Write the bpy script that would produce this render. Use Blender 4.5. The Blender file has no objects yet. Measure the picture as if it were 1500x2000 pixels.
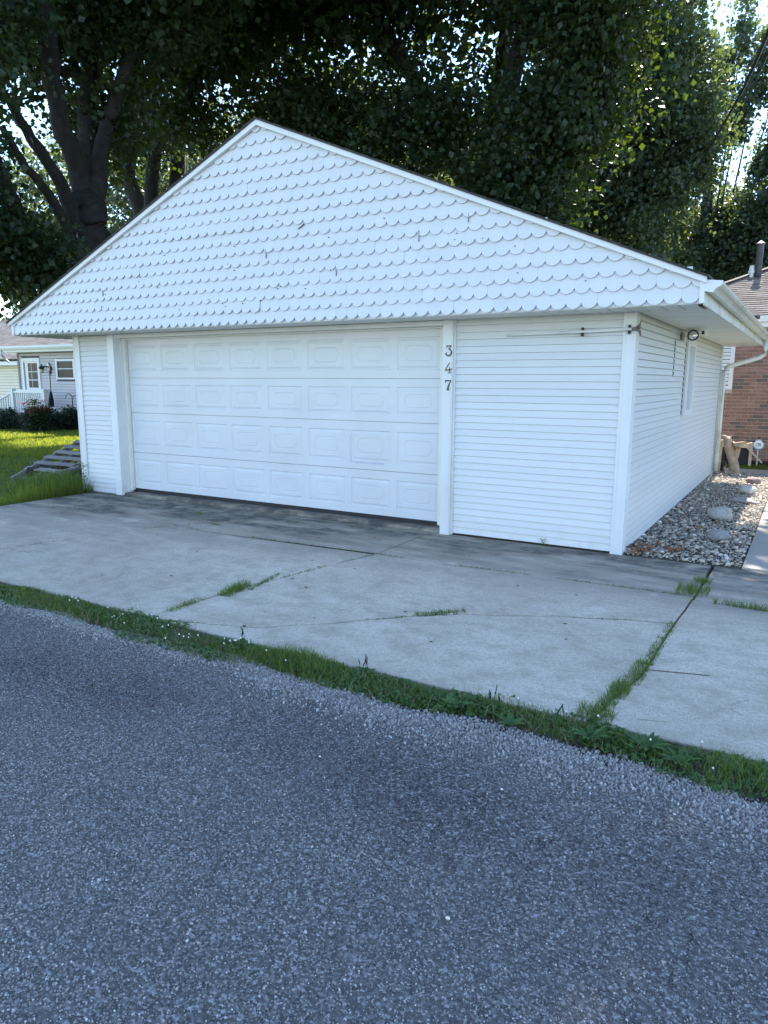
import bpy, bmesh, math, random
import numpy as np
from mathutils import Vector, Matrix

random.seed(7)
rng = np.random.default_rng(7)
SC = bpy.context.scene
COL = SC.collection
R = math.radians

# ------------------------------------------------------------------ camera
cam_d = bpy.data.cameras.new("camera")
cam = bpy.data.objects.new("camera", cam_d)
COL.objects.link(cam)
cam_d.sensor_fit = 'HORIZONTAL'
cam_d.sensor_width = 36.0
cam_d.lens = 36.0 * 1403.3 / 1500.0
cam_d.clip_start = 0.05
cam_d.clip_end = 1500
yaw, pitch, roll = -0.5314, 0.1809, -0.0036
fw = Vector((math.sin(yaw)*math.cos(pitch), math.cos(yaw)*math.cos(pitch), -math.sin(pitch)))
rt = Vector((math.cos(yaw), -math.sin(yaw), 0.0))
dn = fw.cross(rt)
cr, sr = math.cos(roll), math.sin(roll)
r2 = cr*rt + sr*dn
d2 = -sr*rt + cr*dn
M = Matrix((r2, -d2, -fw)).transposed().to_4x4()
M.translation = Vector((1.4529, -7.0407, 1.658))
cam.matrix_world = M
SC.camera = cam

# ------------------------------------------------------------------ world, sun, exposure
SUN_EL, SUN_AZ = R(52), R(-2)          # azimuth from +Y towards +X
world = bpy.data.worlds.new("World")
SC.world = world
world.use_nodes = True
wn = world.node_tree
wn.nodes.clear()
wo = wn.nodes.new('ShaderNodeOutputWorld')
wb = wn.nodes.new('ShaderNodeBackground')
sky = wn.nodes.new('ShaderNodeTexSky')
sky.sky_type = 'NISHITA'
sky.sun_disc = False
sky.sun_elevation = SUN_EL
sky.sun_rotation = SUN_AZ
sky.altitude = 200
sky.air_density = 1.0
sky.dust_density = 0.0
sky.ozone_density = 2.2
wb.inputs['Strength'].default_value = 0.13
wn.links.new(sky.outputs[0], wb.inputs['Color'])
wn.links.new(wb.outputs[0], wo.inputs['Surface'])

sun_d = bpy.data.lights.new("sun", 'SUN')
sun_d.energy = 5.0
sun_d.angle = R(0.5)
sun_d.color = (1.0, 0.94, 0.84)
sun = bpy.data.objects.new("sun", sun_d)
COL.objects.link(sun)
sdir = Vector((math.sin(SUN_AZ)*math.cos(SUN_EL), math.cos(SUN_AZ)*math.cos(SUN_EL), math.sin(SUN_EL)))
sun.rotation_euler = sdir.to_track_quat('Z', 'Y').to_euler()
sun.location = (0, 30, 40)

vs = SC.view_settings
vs.view_transform = 'Standard'
vs.look = 'None'
vs.exposure = 2.1
vs.gamma = 1.0
vs.use_curve_mapping = False

# ------------------------------------------------------------------ materials
def newmat(name):
    m = bpy.data.materials.new(name)
    m.use_nodes = True
    nt = m.node_tree
    return m, nt, nt.nodes['Principled BSDF']

def N(nt, t, **kw):
    n = nt.nodes.new(t)
    for k, v in kw.items():
        setattr(n, k, v)
    return n

def c4(c):
    return (c[0], c[1], c[2], 1.0)

def ramp(nt, stops):
    r = nt.nodes.new('ShaderNodeValToRGB')
    el = r.color_ramp.elements
    while len(el) < len(stops):
        el.new(0.5)
    for e, (p, c) in zip(el, stops):
        e.position = p
        e.color = c4(c) if len(c) == 3 else c
    return r

def noise(nt, co, scale, detail=3, rough=0.55):
    n = nt.nodes.new('ShaderNodeTexNoise')
    n.inputs['Scale'].default_value = scale
    n.inputs['Detail'].default_value = detail
    n.inputs['Roughness'].default_value = rough
    nt.links.new(co, n.inputs['Vector'])
    return n

def mixc(nt, fac, a, b, mode='MIX'):
    m = nt.nodes.new('ShaderNodeMix')
    m.data_type = 'RGBA'
    m.blend_type = mode
    for s, v in ((m.inputs[0], fac), (m.inputs[6], a), (m.inputs[7], b)):
        if isinstance(v, (int, float)):
            s.default_value = v
        elif isinstance(v, tuple):
            s.default_value = c4(v)
        else:
            nt.links.new(v, s)
    return m.outputs[2]

def mathn(nt, op, a, b=0.0, clamp=False):
    m = nt.nodes.new('ShaderNodeMath')
    m.operation = op
    m.use_clamp = clamp
    for s, v in ((m.inputs[0], a), (m.inputs[1], b)):
        if isinstance(v, (int, float)):
            s.default_value = v
        else:
            nt.links.new(v, s)
    return m.outputs[0]

def mrange(nt, v, a, b, c=0.0, d=1.0):
    m = nt.nodes.new('ShaderNodeMapRange')
    m.inputs[1].default_value = a
    m.inputs[2].default_value = b
    m.inputs[3].default_value = c
    m.inputs[4].default_value = d
    nt.links.new(v, m.inputs[0])
    return m.outputs[0]

def pos(nt):
    g = nt.nodes.new('ShaderNodeNewGeometry')
    return g.outputs['Position']

def bump(nt, b, h, strength=0.3, dist=0.01):
    n = nt.nodes.new('ShaderNodeBump')
    n.inputs['Strength'].default_value = strength
    n.inputs['Distance'].default_value = dist
    nt.links.new(h, n.inputs['Height'])
    nt.links.new(n.outputs[0], b.inputs['Normal'])

def simple(name, col, rough=0.6, var=0.12, scale=6.0, metal=0.0, rand=0.0, bmp=0.0, bscale=60, spec=0.5, dirt=None, dscale=1.5):
    m, nt, b = newmat(name)
    p = pos(nt)
    n = noise(nt, p, scale, 4)
    dark = tuple(c*(1-var) for c in col)
    lite = tuple(min(1, c*(1+var)) for c in col)
    r = ramp(nt, [(0.3, dark), (0.7, lite)])
    nt.links.new(n.outputs['Fac'], r.inputs[0])
    out = r.outputs[0]
    if dirt:
        dn_ = noise(nt, p, dscale, 5, 0.65)
        f = mrange(nt, dn_.outputs['Fac'], 0.5, 0.72)
        out = mixc(nt, f, out, dirt)
    if rand:
        oi = nt.nodes.new('ShaderNodeObjectInfo')
        f = mrange(nt, oi.outputs['Random'], 0, 1, 1-rand, 1+rand)
        hv = nt.nodes.new('ShaderNodeHueSaturation')
        nt.links.new(f, hv.inputs['Value'])
        nt.links.new(out, hv.inputs['Color'])
        out = hv.outputs[0]
    nt.links.new(out, b.inputs['Base Color'])
    b.inputs['Roughness'].default_value = rough
    b.inputs['Metallic'].default_value = metal
    b.inputs['Specular IOR Level'].default_value = spec
    if bmp:
        nb = noise(nt, p, bscale, 3)
        bump(nt, b, nb.outputs['Fac'], bmp, 0.005)
    return m

def leafmat(name, a, b_, trans, tfac=0.35, rough=0.5):
    m, nt, b = newmat(name)
    at = nt.nodes.new('ShaderNodeAttribute')
    at.attribute_name = 'tone'
    r = ramp(nt, [(0.0, a), (1.0, b_)])
    nt.links.new(at.outputs['Fac'], r.inputs[0])
    nt.links.new(r.outputs[0], b.inputs['Base Color'])
    b.inputs['Roughness'].default_value = rough
    b.inputs['Specular IOR Level'].default_value = 0.35
    tr = nt.nodes.new('ShaderNodeBsdfTranslucent')
    tr.inputs['Color'].default_value = c4(trans)
    mx = nt.nodes.new('ShaderNodeMixShader')
    mx.inputs[0].default_value = tfac
    nt.links.new(b.outputs[0], mx.inputs[1])
    nt.links.new(tr.outputs[0], mx.inputs[2])
    nt.links.new(mx.outputs[0], nt.nodes['Material Output'].inputs[0])
    return m

MAT = {}
# vinyl with wood-grain streaks along the board and faint grime
def vinyl(name, col, grime):
    m, nt, b = newmat(name)
    p = pos(nt)
    mp = N(nt, 'ShaderNodeMapping')
    mp.inputs['Scale'].default_value = (2.0, 2.0, 60.0)
    nt.links.new(p, mp.inputs[0])
    n1 = noise(nt, mp.outputs[0], 1.2, 4)
    r = ramp(nt, [(0.3, tuple(c*0.95 for c in col)), (0.7, col)])
    nt.links.new(n1.outputs['Fac'], r.inputs[0])
    n2 = noise(nt, p, 1.6, 5, 0.65)
    f = mrange(nt, n2.outputs['Fac'], 0.52, 0.75, 0, 0.3)
    o = mixc(nt, f, r.outputs[0], grime)
    n3 = noise(nt, p, 55, 2)
    f3 = mrange(nt, n3.outputs['Fac'], 0.70, 0.74, 0, 0.35)
    o = mixc(nt, f3, o, grime)
    sp_ = N(nt, 'ShaderNodeSeparateXYZ'); nt.links.new(p, sp_.inputs[0])
    n4 = noise(nt, p, 9, 6, 0.7)
    fz = mathn(nt, 'MULTIPLY', mrange(nt, sp_.outputs['Z'], 0.30, 0.0, 0, 1), mrange(nt, n4.outputs['Fac'], 0.45, 0.65, 0, 0.30), True)
    o = mixc(nt, fz, o, (0.46, 0.43, 0.36))
    mp2 = N(nt, 'ShaderNodeMapping'); mp2.inputs['Scale'].default_value = (9.0, 9.0, 0.7)
    nt.links.new(p, mp2.inputs[0])
    n5 = noise(nt, mp2.outputs[0], 1.6, 4, 0.6)
    o = mixc(nt, mrange(nt, n5.outputs['Fac'], 0.56, 0.76, 0, 0.12), o, (0.60, 0.59, 0.53))
    oi = nt.nodes.new('ShaderNodeObjectInfo')
    f = mrange(nt, oi.outputs['Random'], 0, 1, 0.955, 1.0)
    hv = nt.nodes.new('ShaderNodeHueSaturation')
    nt.links.new(f, hv.inputs['Value'])
    nt.links.new(o, hv.inputs['Color'])
    nt.links.new(hv.outputs[0], b.inputs['Base Color'])
    b.inputs['Roughness'].default_value = 0.42
    bump(nt, b, n1.outputs['Fac'], 0.08, 0.003)
    return m

MAT['vinyl'] = vinyl('white_vinyl', (0.66, 0.67, 0.68), (0.58, 0.58, 0.55))
MAT['shingle_white'] = vinyl('white_scallop', (0.66, 0.67, 0.685), (0.58, 0.58, 0.56))
MAT['trim'] = simple('white_trim', (0.70, 0.71, 0.72), 0.4, 0.04, 3, dirt=(0.63, 0.63, 0.60), rand=0.02)
MAT['lap_shade'] = simple('painted_lap_shade', (0.40, 0.41, 0.42), 0.6, 0.25, 12)  # shade painted into the colour of the board lips
MAT['sheath_dark'] = simple('dark_sheathing', (0.10, 0.10, 0.11), 0.9)
MAT['sheath'] = simple('wall_sheathing', (0.50, 0.50, 0.49), 0.9)
MAT['door'] = simple('white_door_paint', (0.63, 0.645, 0.67), 0.35, 0.03, 2, dirt=(0.59, 0.60, 0.61), dscale=0.9)
MAT['door_scuff'] = simple('door_scuffed_paint', (0.52, 0.52, 0.58), 0.45, 0.12, 14)
MAT['soffit'] = simple('soffit_cream', (0.74, 0.73, 0.66), 0.5, 0.05, 3, rand=0.03)
MAT['black'] = simple('black_rubber', (0.012, 0.012, 0.014), 0.6, 0.2)
MAT['bug'] = simple('dark_hole', (0.02, 0.02, 0.02), 0.8)
MAT['roofdark'] = simple('dark_roof_shingle', (0.06, 0.055, 0.055), 0.9, 0.3, 30, bmp=0.4)
MAT['gutter'] = simple('stained_gutter', (0.66, 0.67, 0.62), 0.3, 0.08, 4, dirt=(0.38, 0.40, 0.34), dscale=3.0)
MAT['brass'] = simple('tarnished_black_brass', (0.035, 0.032, 0.028), 0.35, 0.4, 20, metal=0.4)
MAT['brass_worn'] = simple('worn_brass', (0.18, 0.13, 0.09), 0.4, 0.5, 25, metal=0.5)
MAT['rust'] = simple('rusty_tool', (0.17, 0.14, 0.12), 0.7, 0.3, 20)
MAT['glass_lamp'] = simple('lamp_glass', (0.75, 0.75, 0.74), 0.12, 0.05, metal=0.8)
MAT['darkmetal'] = simple('dark_metal', (0.02, 0.02, 0.022), 0.45, 0.2, metal=0.3)
MAT['pane'] = simple('window_pane', (0.012, 0.015, 0.022), 0.25, 0.1, spec=0.25)
MAT['blind'] = simple('grey_blind', (0.46, 0.48, 0.54), 0.4, 0.06)
MAT['wood_grey'] = simple('weathered_wood', (0.24, 0.22, 0.21), 0.85, 0.3, 18, rand=0.2, bmp=0.4)
MAT['wood_pale'] = simple('pale_wood', (0.45, 0.38, 0.29), 0.8, 0.2, 12, rand=0.1)
MAT['driftwood'] = simple('driftwood', (0.36, 0.27, 0.19), 0.9, 0.35, 9, bmp=0.6, bscale=40)
MAT['mortar'] = simple('mortar', (0.50, 0.41, 0.34), 0.95, 0.15, 40)
MAT['greysiding'] = simple('lilac_grey_siding', (0.50, 0.47, 0.48), 0.5, 0.04, 3, rand=0.03)
MAT['beigesiding'] = simple('beige_siding', (0.76, 0.67, 0.53), 0.5, 0.04, 3, rand=0.03)
MAT['umbrella'] = simple('dark_cloth', (0.015, 0.014, 0.018), 0.9)
MAT['ornament'] = simple('red_ornament', (0.10, 0.03, 0.025), 0.6, 0.4, 30)
MAT['mulch'] = simple('dark_mulch', (0.03, 0.022, 0.016), 0.95, 0.5, 30, bmp=0.6)
MAT['soil'] = simple('verge_soil', (0.055, 0.045, 0.032), 0.95, 0.4, 25, bmp=0.5)
MAT['pot'] = simple('dark_pot', (0.015, 0.017, 0.02), 0.5, 0.3)
MAT['bark'] = simple('maple_bark', (0.022, 0.020, 0.020), 0.95, 0.45, 7, bmp=1.0, bscale=22)
MAT['wire'] = simple('black_cable', (0.012, 0.012, 0.02), 0.6)
MAT['pipe_white'] = simple('white_pvc', (0.72, 0.73, 0.74), 0.4, 0.05)
MAT['pipe_dark'] = simple('dark_flue', (0.055, 0.05, 0.055), 0.5, 0.35, 6, metal=0.3)
MAT['skirt'] = simple('dark_box', (0.008, 0.011, 0.02), 0.7, 0.2)
MAT['dryleaf'] = simple('dry_leaf', (0.22, 0.095, 0.045), 0.85, 0.4, 40)
MAT['redflower'] = leafmat('red_flower', (0.20, 0.012, 0.012), (0.36, 0.03, 0.03), (0.3, 0.03, 0.02), 0.2)
MAT['whiteflower'] = simple('clover_flower', (0.75, 0.74, 0.68), 0.8)
MAT['signblue'] = simple('sign_navy', (0.04, 0.035, 0.12), 0.4)
MAT['signsilver'] = simple('sign_silver', (0.34, 0.38, 0.46), 0.4, 0.15, 30)
MAT['signwhite'] = simple('sign_white', (0.78, 0.82, 0.86), 0.4, 0.03)

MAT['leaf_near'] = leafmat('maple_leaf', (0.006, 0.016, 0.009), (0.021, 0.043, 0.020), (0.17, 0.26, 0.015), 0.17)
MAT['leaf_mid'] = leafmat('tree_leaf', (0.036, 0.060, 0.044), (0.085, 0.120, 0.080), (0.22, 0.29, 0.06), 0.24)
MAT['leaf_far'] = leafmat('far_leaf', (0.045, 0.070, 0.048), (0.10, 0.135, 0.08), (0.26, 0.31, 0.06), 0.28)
MAT['grass'] = leafmat('grass_blade', (0.050, 0.095, 0.020), (0.140, 0.200, 0.050), (0.20, 0.30, 0.03), 0.35)
MAT['lawnblade'] = leafmat('lawn_blade', (0.028, 0.066, 0.016), (0.080, 0.135, 0.030), (0.46, 0.50, 0.03), 0.38)
MAT['weed'] = leafmat('weed_leaf', (0.036, 0.092, 0.024), (0.095, 0.180, 0.045), (0.12, 0.24, 0.03), 0.3)
MAT['straw'] = leafmat('straw_blade', (0.20, 0.17, 0.10), (0.34, 0.30, 0.18), (0.3, 0.26, 0.14), 0.25)
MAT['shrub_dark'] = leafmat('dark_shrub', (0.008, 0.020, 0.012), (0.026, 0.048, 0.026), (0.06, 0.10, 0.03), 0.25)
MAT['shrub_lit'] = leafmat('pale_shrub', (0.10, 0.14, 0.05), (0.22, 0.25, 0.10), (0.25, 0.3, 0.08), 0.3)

# brick
m, nt, b = newmat('brick_clay')
p = pos(nt)
oi = nt.nodes.new('ShaderNodeObjectInfo')
r = ramp(nt, [(0.0, (0.14, 0.105, 0.09)), (0.12, (0.17, 0.12, 0.10)), (0.24, (0.25, 0.13, 0.10)), (0.7, (0.29, 0.155, 0.12)), (1.0, (0.33, 0.19, 0.15))])
nt.links.new(oi.outputs['Random'], r.inputs[0])
n1 = noise(nt, p, 45, 4)
f = mrange(nt, n1.outputs['Fac'], 0.3, 0.7, 0.75, 1.2)
hv = nt.nodes.new('ShaderNodeHueSaturation')
nt.links.new(f, hv.inputs['Value']); nt.links.new(r.outputs[0], hv.inputs['Color'])
nt.links.new(hv.outputs[0], b.inputs['Base Color'])
b.inputs['Roughness'].default_value = 0.9
bump(nt, b, n1.outputs['Fac'], 0.4, 0.004)
MAT['brick'] = m

# house roof shingles: courses are geometry, tone per vertex attribute
def roofmat(name, a, b_):
    m, nt, b = newmat(name)
    at = nt.nodes.new('ShaderNodeAttribute'); at.attribute_name = 'tone'
    r = ramp(nt, [(0.0, a), (1.0, b_)])
    nt.links.new(at.outputs['Fac'], r.inputs[0])
    n = noise(nt, pos(nt), 60, 3)
    o = mixc(nt, mrange(nt, n.outputs['Fac'], 0.4, 0.65, 0, 0.5), r.outputs[0], tuple(c*0.45 for c in a))
    nt.links.new(o, b.inputs['Base Color'])
    b.inputs['Roughness'].default_value = 0.95
    return m
MAT['roof_brown'] = roofmat('brown_shingle', (0.17, 0.145, 0.13), (0.32, 0.275, 0.25))
MAT['roof_tan'] = roofmat('tan_shingle', (0.20, 0.17, 0.155), (0.34, 0.295, 0.275))

# concrete
m, nt, b = newmat('old_concrete')
p = pos(nt)
sep = N(nt, 'ShaderNodeSeparateXYZ'); nt.links.new(p, sep.inputs[0])
nA = noise(nt, p, 1.1, 6, 0.6)
nB = noise(nt, p, 120, 3, 0.7)
nC = noise(nt, p, 38, 5, 0.7)
rA = ramp(nt, [(0.28, (0.50, 0.41, 0.31)), (0.52, (0.64, 0.53, 0.405)), (0.78, (0.72, 0.615, 0.49))])
nt.links.new(nA.outputs['Fac'], rA.inputs[0])
o = mixc(nt, mrange(nt, nB.outputs['Fac'], 0.50, 0.66, 0, 0.75), rA.outputs[0], (0.19, 0.18, 0.16))
o = mixc(nt, mrange(nt, nB.outputs['Fac'], 0.45, 0.30, 0, 0.7), o, (0.70, 0.68, 0.62))
o = mixc(nt, mrange(nt, nC.outputs['Fac'], 0.46, 0.70, 0, 0.6), o, (0.27, 0.235, 0.19))
# algae / run-off staining along the garage front (streaks parallel to the wall)
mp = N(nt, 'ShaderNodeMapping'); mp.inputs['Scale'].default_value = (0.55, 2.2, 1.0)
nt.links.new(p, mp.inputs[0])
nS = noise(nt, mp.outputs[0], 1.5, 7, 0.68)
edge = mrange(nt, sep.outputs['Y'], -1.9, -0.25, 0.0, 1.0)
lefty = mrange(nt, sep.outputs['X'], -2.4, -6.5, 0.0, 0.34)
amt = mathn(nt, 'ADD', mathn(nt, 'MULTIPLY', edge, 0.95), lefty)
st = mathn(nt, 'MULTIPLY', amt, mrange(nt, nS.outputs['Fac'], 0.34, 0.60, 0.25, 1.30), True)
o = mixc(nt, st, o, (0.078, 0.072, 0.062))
nM = noise(nt, p, 4.5, 6, 0.72)
o = mixc(nt, mrange(nt, nM.outputs['Fac'], 0.44, 0.62, 0, 0.62), o, (0.33, 0.275, 0.20))
# pale patches
nP = noise(nt, p, 2.1, 2)
o = mixc(nt, mrange(nt, nP.outputs['Fac'], 0.66, 0.76, 0, 0.4), o, (0.66, 0.62, 0.50))
# small dark specks
vo = N(nt, 'ShaderNodeTexVoronoi'); vo.inputs['Scale'].default_value = 4.2
nt.links.new(p, vo.inputs['Vector'])
vs1 = N(nt, 'ShaderNodeSeparateColor'); nt.links.new(vo.outputs['Color'], vs1.inputs[0])
spk = mathn(nt, 'MULTIPLY', mrange(nt, vo.outputs['Distance'], 0.075, 0.05, 0, 0.9), mrange(nt, vs1.outputs[0], 0.45, 0.5))
o = mixc(nt, spk, o, (0.03, 0.03, 0.03))
# hairline crazing
v2 = N(nt, 'ShaderNodeTexVoronoi'); v2.feature = 'DISTANCE_TO_EDGE'; v2.inputs['Scale'].default_value = 0.55
nw = noise(nt, p, 2.2, 5); nwm = N(nt, 'ShaderNodeMix'); nwm.data_type = 'RGBA'; nwm.inputs[0].default_value = 0.25
nt.links.new(p, nwm.inputs[6]); nt.links.new(nw.outputs['Color'], nwm.inputs[7]); nt.links.new(nwm.outputs[2], v2.inputs['Vector'])
crz = mathn(nt, 'MULTIPLY', mrange(nt, v2.outputs['Distance'], 0.0035, 0.001, 0, 0.4), mrange(nt, nP.outputs['Fac'], 0.55, 0.63))
o = mixc(nt, crz, o, (0.10, 0.095, 0.085))
nt.links.new(o, b.inputs['Base Color'])
b.inputs['Roughness'].default_value = 0.88
hh = mathn(nt, 'ADD', nB.outputs['Fac'], nC.outputs['Fac'])
bump(nt, b, hh, 0.35, 0.004)
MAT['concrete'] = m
MAT['paver'] = simple('walk_concrete', (0.33, 0.30, 0.26), 0.9, 0.12, 60, rand=0.05, bmp=0.3, bscale=120)

# asphalt: chip-seal, dark fresh band near the edge, pale chips
m, nt, b = newmat('asphalt')
p = pos(nt)
sep = N(nt, 'ShaderNodeSeparateXYZ'); nt.links.new(p, sep.inputs[0])
v1 = N(nt, 'ShaderNodeTexVoronoi'); v1.inputs['Scale'].default_value = 115
nt.links.new(p, v1.inputs['Vector'])
sc = N(nt, 'ShaderNodeSeparateColor'); nt.links.new(v1.outputs['Color'], sc.inputs[0])
r = ramp(nt, [(0.0, (0.06, 0.055, 0.05)), (0.55, (0.13, 0.118, 0.105)), (0.86, (0.24, 0.22, 0.20)), (1.0, (0.45, 0.42, 0.40))])
nt.links.new(sc.outputs[0], r.inputs[0])
nL = noise(nt, p, 1.4, 4)
o = mixc(nt, mrange(nt, nL.outputs['Fac'], 0.4, 0.7, 0, 0.35), r.outputs[0], (0.09, 0.088, 0.086))
nt.links.new(o, b.inputs['Base Color'])
b.inputs['Roughness'].default_value = 0.75
bump(nt, b, v1.outputs['Distance'], 0.9, -0.006)
MAT['asphalt'] = m

# loose chips: tone attribute
m, nt, b = newmat('stone_chip')
at = nt.nodes.new('ShaderNodeAttribute'); at.attribute_name = 'tone'
r = ramp(nt, [(0.0, (0.045, 0.042, 0.040)), (0.30, (0.22, 0.195, 0.175)), (0.70, (0.50, 0.45, 0.405)), (1.0, (0.80, 0.77, 0.72))])
nt.links.new(at.outputs['Fac'], r.inputs[0])
nt.links.new(r.outputs[0], b.inputs['Base Color'])
b.inputs['Roughness'].default_value = 0.7
MAT['chip'] = m

# river pebbles
def pebblemat(name, attr):
    m, nt, b = newmat(name)
    if attr:
        at = nt.nodes.new('ShaderNodeAttribute'); at.attribute_name = 'tone'; f = at.outputs['Fac']
    else:
        oi = nt.nodes.new('ShaderNodeObjectInfo'); f = oi.outputs['Random']
    r = ramp(nt, [(0.0, (0.20, 0.175, 0.145)), (0.3, (0.36, 0.315, 0.26)), (0.6, (0.54, 0.48, 0.40)), (0.8, (0.48, 0.36, 0.27)), (1.0, (0.76, 0.71, 0.63))])
    nt.links.new(f, r.inputs[0])
    n = noise(nt, pos(nt), 50, 3)
    o = mixc(nt, mrange(nt, n.outputs['Fac'], 0.5, 0.7, 0, 0.3), r.outputs[0], (0.22, 0.20, 0.17))
    nt.links.new(o, b.inputs['Base Color'])
    b.inputs['Roughness'].default_value = 0.75
    return m
MAT['pebble'] = pebblemat('river_pebble', False)
MAT['pebble_attr'] = pebblemat('river_pebble_small', True)
MAT['boulder'] = simple('boulder_stone', (0.42, 0.40, 0.37), 0.85, 0.25, 30, rand=0.15, bmp=0.5, bscale=50)
MAT['boulder_dark'] = simple('boulder_stone_dark', (0.27, 0.26, 0.255), 0.85, 0.25, 30, rand=0.15, bmp=0.5, bscale=50)
MAT['boulder_red'] = simple('boulder_stone_red', (0.22, 0.16, 0.15), 0.85, 0.25, 30, bmp=0.5, bscale=50)

# lawn sheet
m, nt, b = newmat('lawn_ground')
p = pos(nt)
n1 = noise(nt, p, 3, 5, 0.6); n2 = noise(nt, p, 60, 3)
r = ramp(nt, [(0.3, (0.035, 0.060, 0.014)), (0.6, (0.065, 0.100, 0.020)), (0.8, (0.11, 0.13, 0.030))])
nt.links.new(n1.outputs['Fac'], r.inputs[0])
o = mixc(nt, mrange(nt, n2.outputs['Fac'], 0.45, 0.7, 0, 0.6), r.outputs[0], (0.02, 0.03, 0.01))
nt.links.new(o, b.inputs['Base Color'])
b.inputs['Roughness'].default_value = 0.95
bump(nt, b, n2.outputs['Fac'], 0.8, 0.03)
MAT['lawn'] = m

# ------------------------------------------------------------------ mesh helpers
class MB:
    def __init__(s):
        s.v = []; s.f = []; s.mi = []
    def add(s, vs_, fs, mi=0):
        o = len(s.v)
        s.v += [tuple(x) for x in vs_]
        s.f += [tuple(i+o for i in f) for f in fs]
        s.mi += [mi]*len(fs)
        return s
    def box(s, x0, x1, y0, y1, z0, z1, mi=0):
        v = [(x0,y0,z0),(x1,y0,z0),(x1,y1,z0),(x0,y1,z0),(x0,y0,z1),(x1,y0,z1),(x1,y1,z1),(x0,y1,z1)]
        return s.add(v, [(0,3,2,1),(4,5,6,7),(0,1,5,4),(1,2,6,5),(2,3,7,6),(3,0,4,7)], mi)
    def prism(s, poly, fn, a, b, mi=0):
        """poly of 2-D points swept from a to b; fn(u,v,w) gives the 3-D point"""
        n = len(poly)
        vs_ = [fn(u, v, a) for u, v in poly] + [fn(u, v, b) for u, v in poly]
        fs = [tuple(range(n))[::-1], tuple(range(n, 2*n))]
        fs += [(i, (i+1) % n, n+(i+1) % n, n+i) for i in range(n)]
        return s.add(vs_, fs, mi)
    def bar(s, a, b, w, h, mi=0, up=(0,0,1)):
        a = Vector(a); b = Vector(b); d = (b-a).normalized(); up = Vector(up)
        if abs(d.dot(up)) > 0.98: up = Vector((0,1,0))
        x = d.cross(up).normalized(); y = x.cross(d).normalized()
        vs_ = [p_ + x*sx*w/2 + y*sy*h/2 for p_ in (a, b) for sx, sy in ((-1,-1),(1,-1),(1,1),(-1,1))]
        return s.add(vs_, [(0,1,2,3),(7,6,5,4),(0,4,5,1),(1,5,6,2),(2,6,7,3),(3,7,4,0)], mi)
    def tube(s, pts, rad, n=8, mi=0, cap=True, wob=0.0):
        pts = [Vector(p_) for p_ in pts]
        if not hasattr(rad, '__len__'): rad = [rad]*len(pts)
        vs_ = []; fs = []
        ref = Vector((0.13, 0.2, 1)).normalized()
        for i, p_ in enumerate(pts):
            d = (pts[min(i+1, len(pts)-1)] - pts[max(i-1, 0)]).normalized()
            rr = ref if abs(d.dot(ref)) < 0.95 else Vector((1, 0, 0))
            x = d.cross(rr).normalized(); y = x.cross(d)
            for k in range(n):
                t = 2*math.pi*k/n
                q = rad[i]*(1+wob*(random.random()-0.5))
                vs_.append(p_ + (x*math.cos(t)+y*math.sin(t))*q)
        for i in range(len(pts)-1):
            for k in range(n):
                fs.append((i*n+k, i*n+(k+1) % n, (i+1)*n+(k+1) % n, (i+1)*n+k))
        if cap:
            fs.append(tuple(range(n))[::-1]); fs.append(tuple(range((len(pts)-1)*n, len(pts)*n)))
        return s.add(vs_, fs, mi)
    def lathe(s, prof, c, n=20, axis='z', mi=0):
        vs_ = []; fs = []
        for r_, h in prof:
            for k in range(n):
                t = 2*math.pi*k/n
                q = (r_*math.cos(t), r_*math.sin(t), h)
                if axis == 'y': q = (q[0], q[2], q[1])
                if axis == 'x': q = (q[2], q[0], q[1])
                vs_.append((c[0]+q[0], c[1]+q[1], c[2]+q[2]))
        m_ = len(prof)
        for i in range(m_-1):
            for k in range(n):
                fs.append((i*n+k, i*n+(k+1) % n, (i+1)*n+(k+1) % n, (i+1)*n+k))
        fs.append(tuple(range(n))[::-1]); fs.append(tuple(range((m_-1)*n, m_*n)))
        return s.add(vs_, fs, mi)
    def mesh(s, name, mats, smooth=False):
        me = bpy.data.meshes.new(name)
        me.from_pydata(s.v, [], s.f)
        if not isinstance(mats, (list, tuple)): mats = [mats]
        for m_ in mats: me.materials.append(MAT[m_] if isinstance(m_, str) else m_)
        if any(s.mi): me.polygons.foreach_set('material_index', s.mi)
        bm = bmesh.new(); bm.from_mesh(me)
        bmesh.ops.recalc_face_normals(bm, faces=bm.faces)
        bm.to_mesh(me); bm.free()
        if smooth:
            me.polygons.foreach_set('use_smooth', [True]*len(me.polygons))
        me.update()
        return me
    def build(s, name, mats, parent=None, smooth=False, loc=None, auto=None):
        o = link(name, s.mesh(name, mats, smooth), parent, loc)
        return o

WL = {}
def link(name, me, parent=None, loc=None):
    """link an object so that it sits at world location loc (default: mesh coordinates are world coordinates)"""
    o = bpy.data.objects.new(name, me)
    COL.objects.link(o)
    l = Vector(loc) if loc is not None else Vector((0, 0, 0))
    WL[o] = l
    if parent is not None:
        o.parent = parent
        o.location = l - WL[parent]
    else:
        o.location = l
    return o

def tag(o, label=None, cat=None, group=None, kind=None):
    if label: o['label'] = label
    if cat: o['category'] = cat
    if group: o['group'] = group
    if kind: o['kind'] = kind
    return o

def thing(name, label, cat, loc, group=None):
    o = bpy.data.objects.new(name, None)
    o.empty_display_size = 0.2
    COL.objects.link(o)
    o.location = loc
    WL[o] = Vector(loc)
    return tag(o, label, cat, group)

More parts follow.
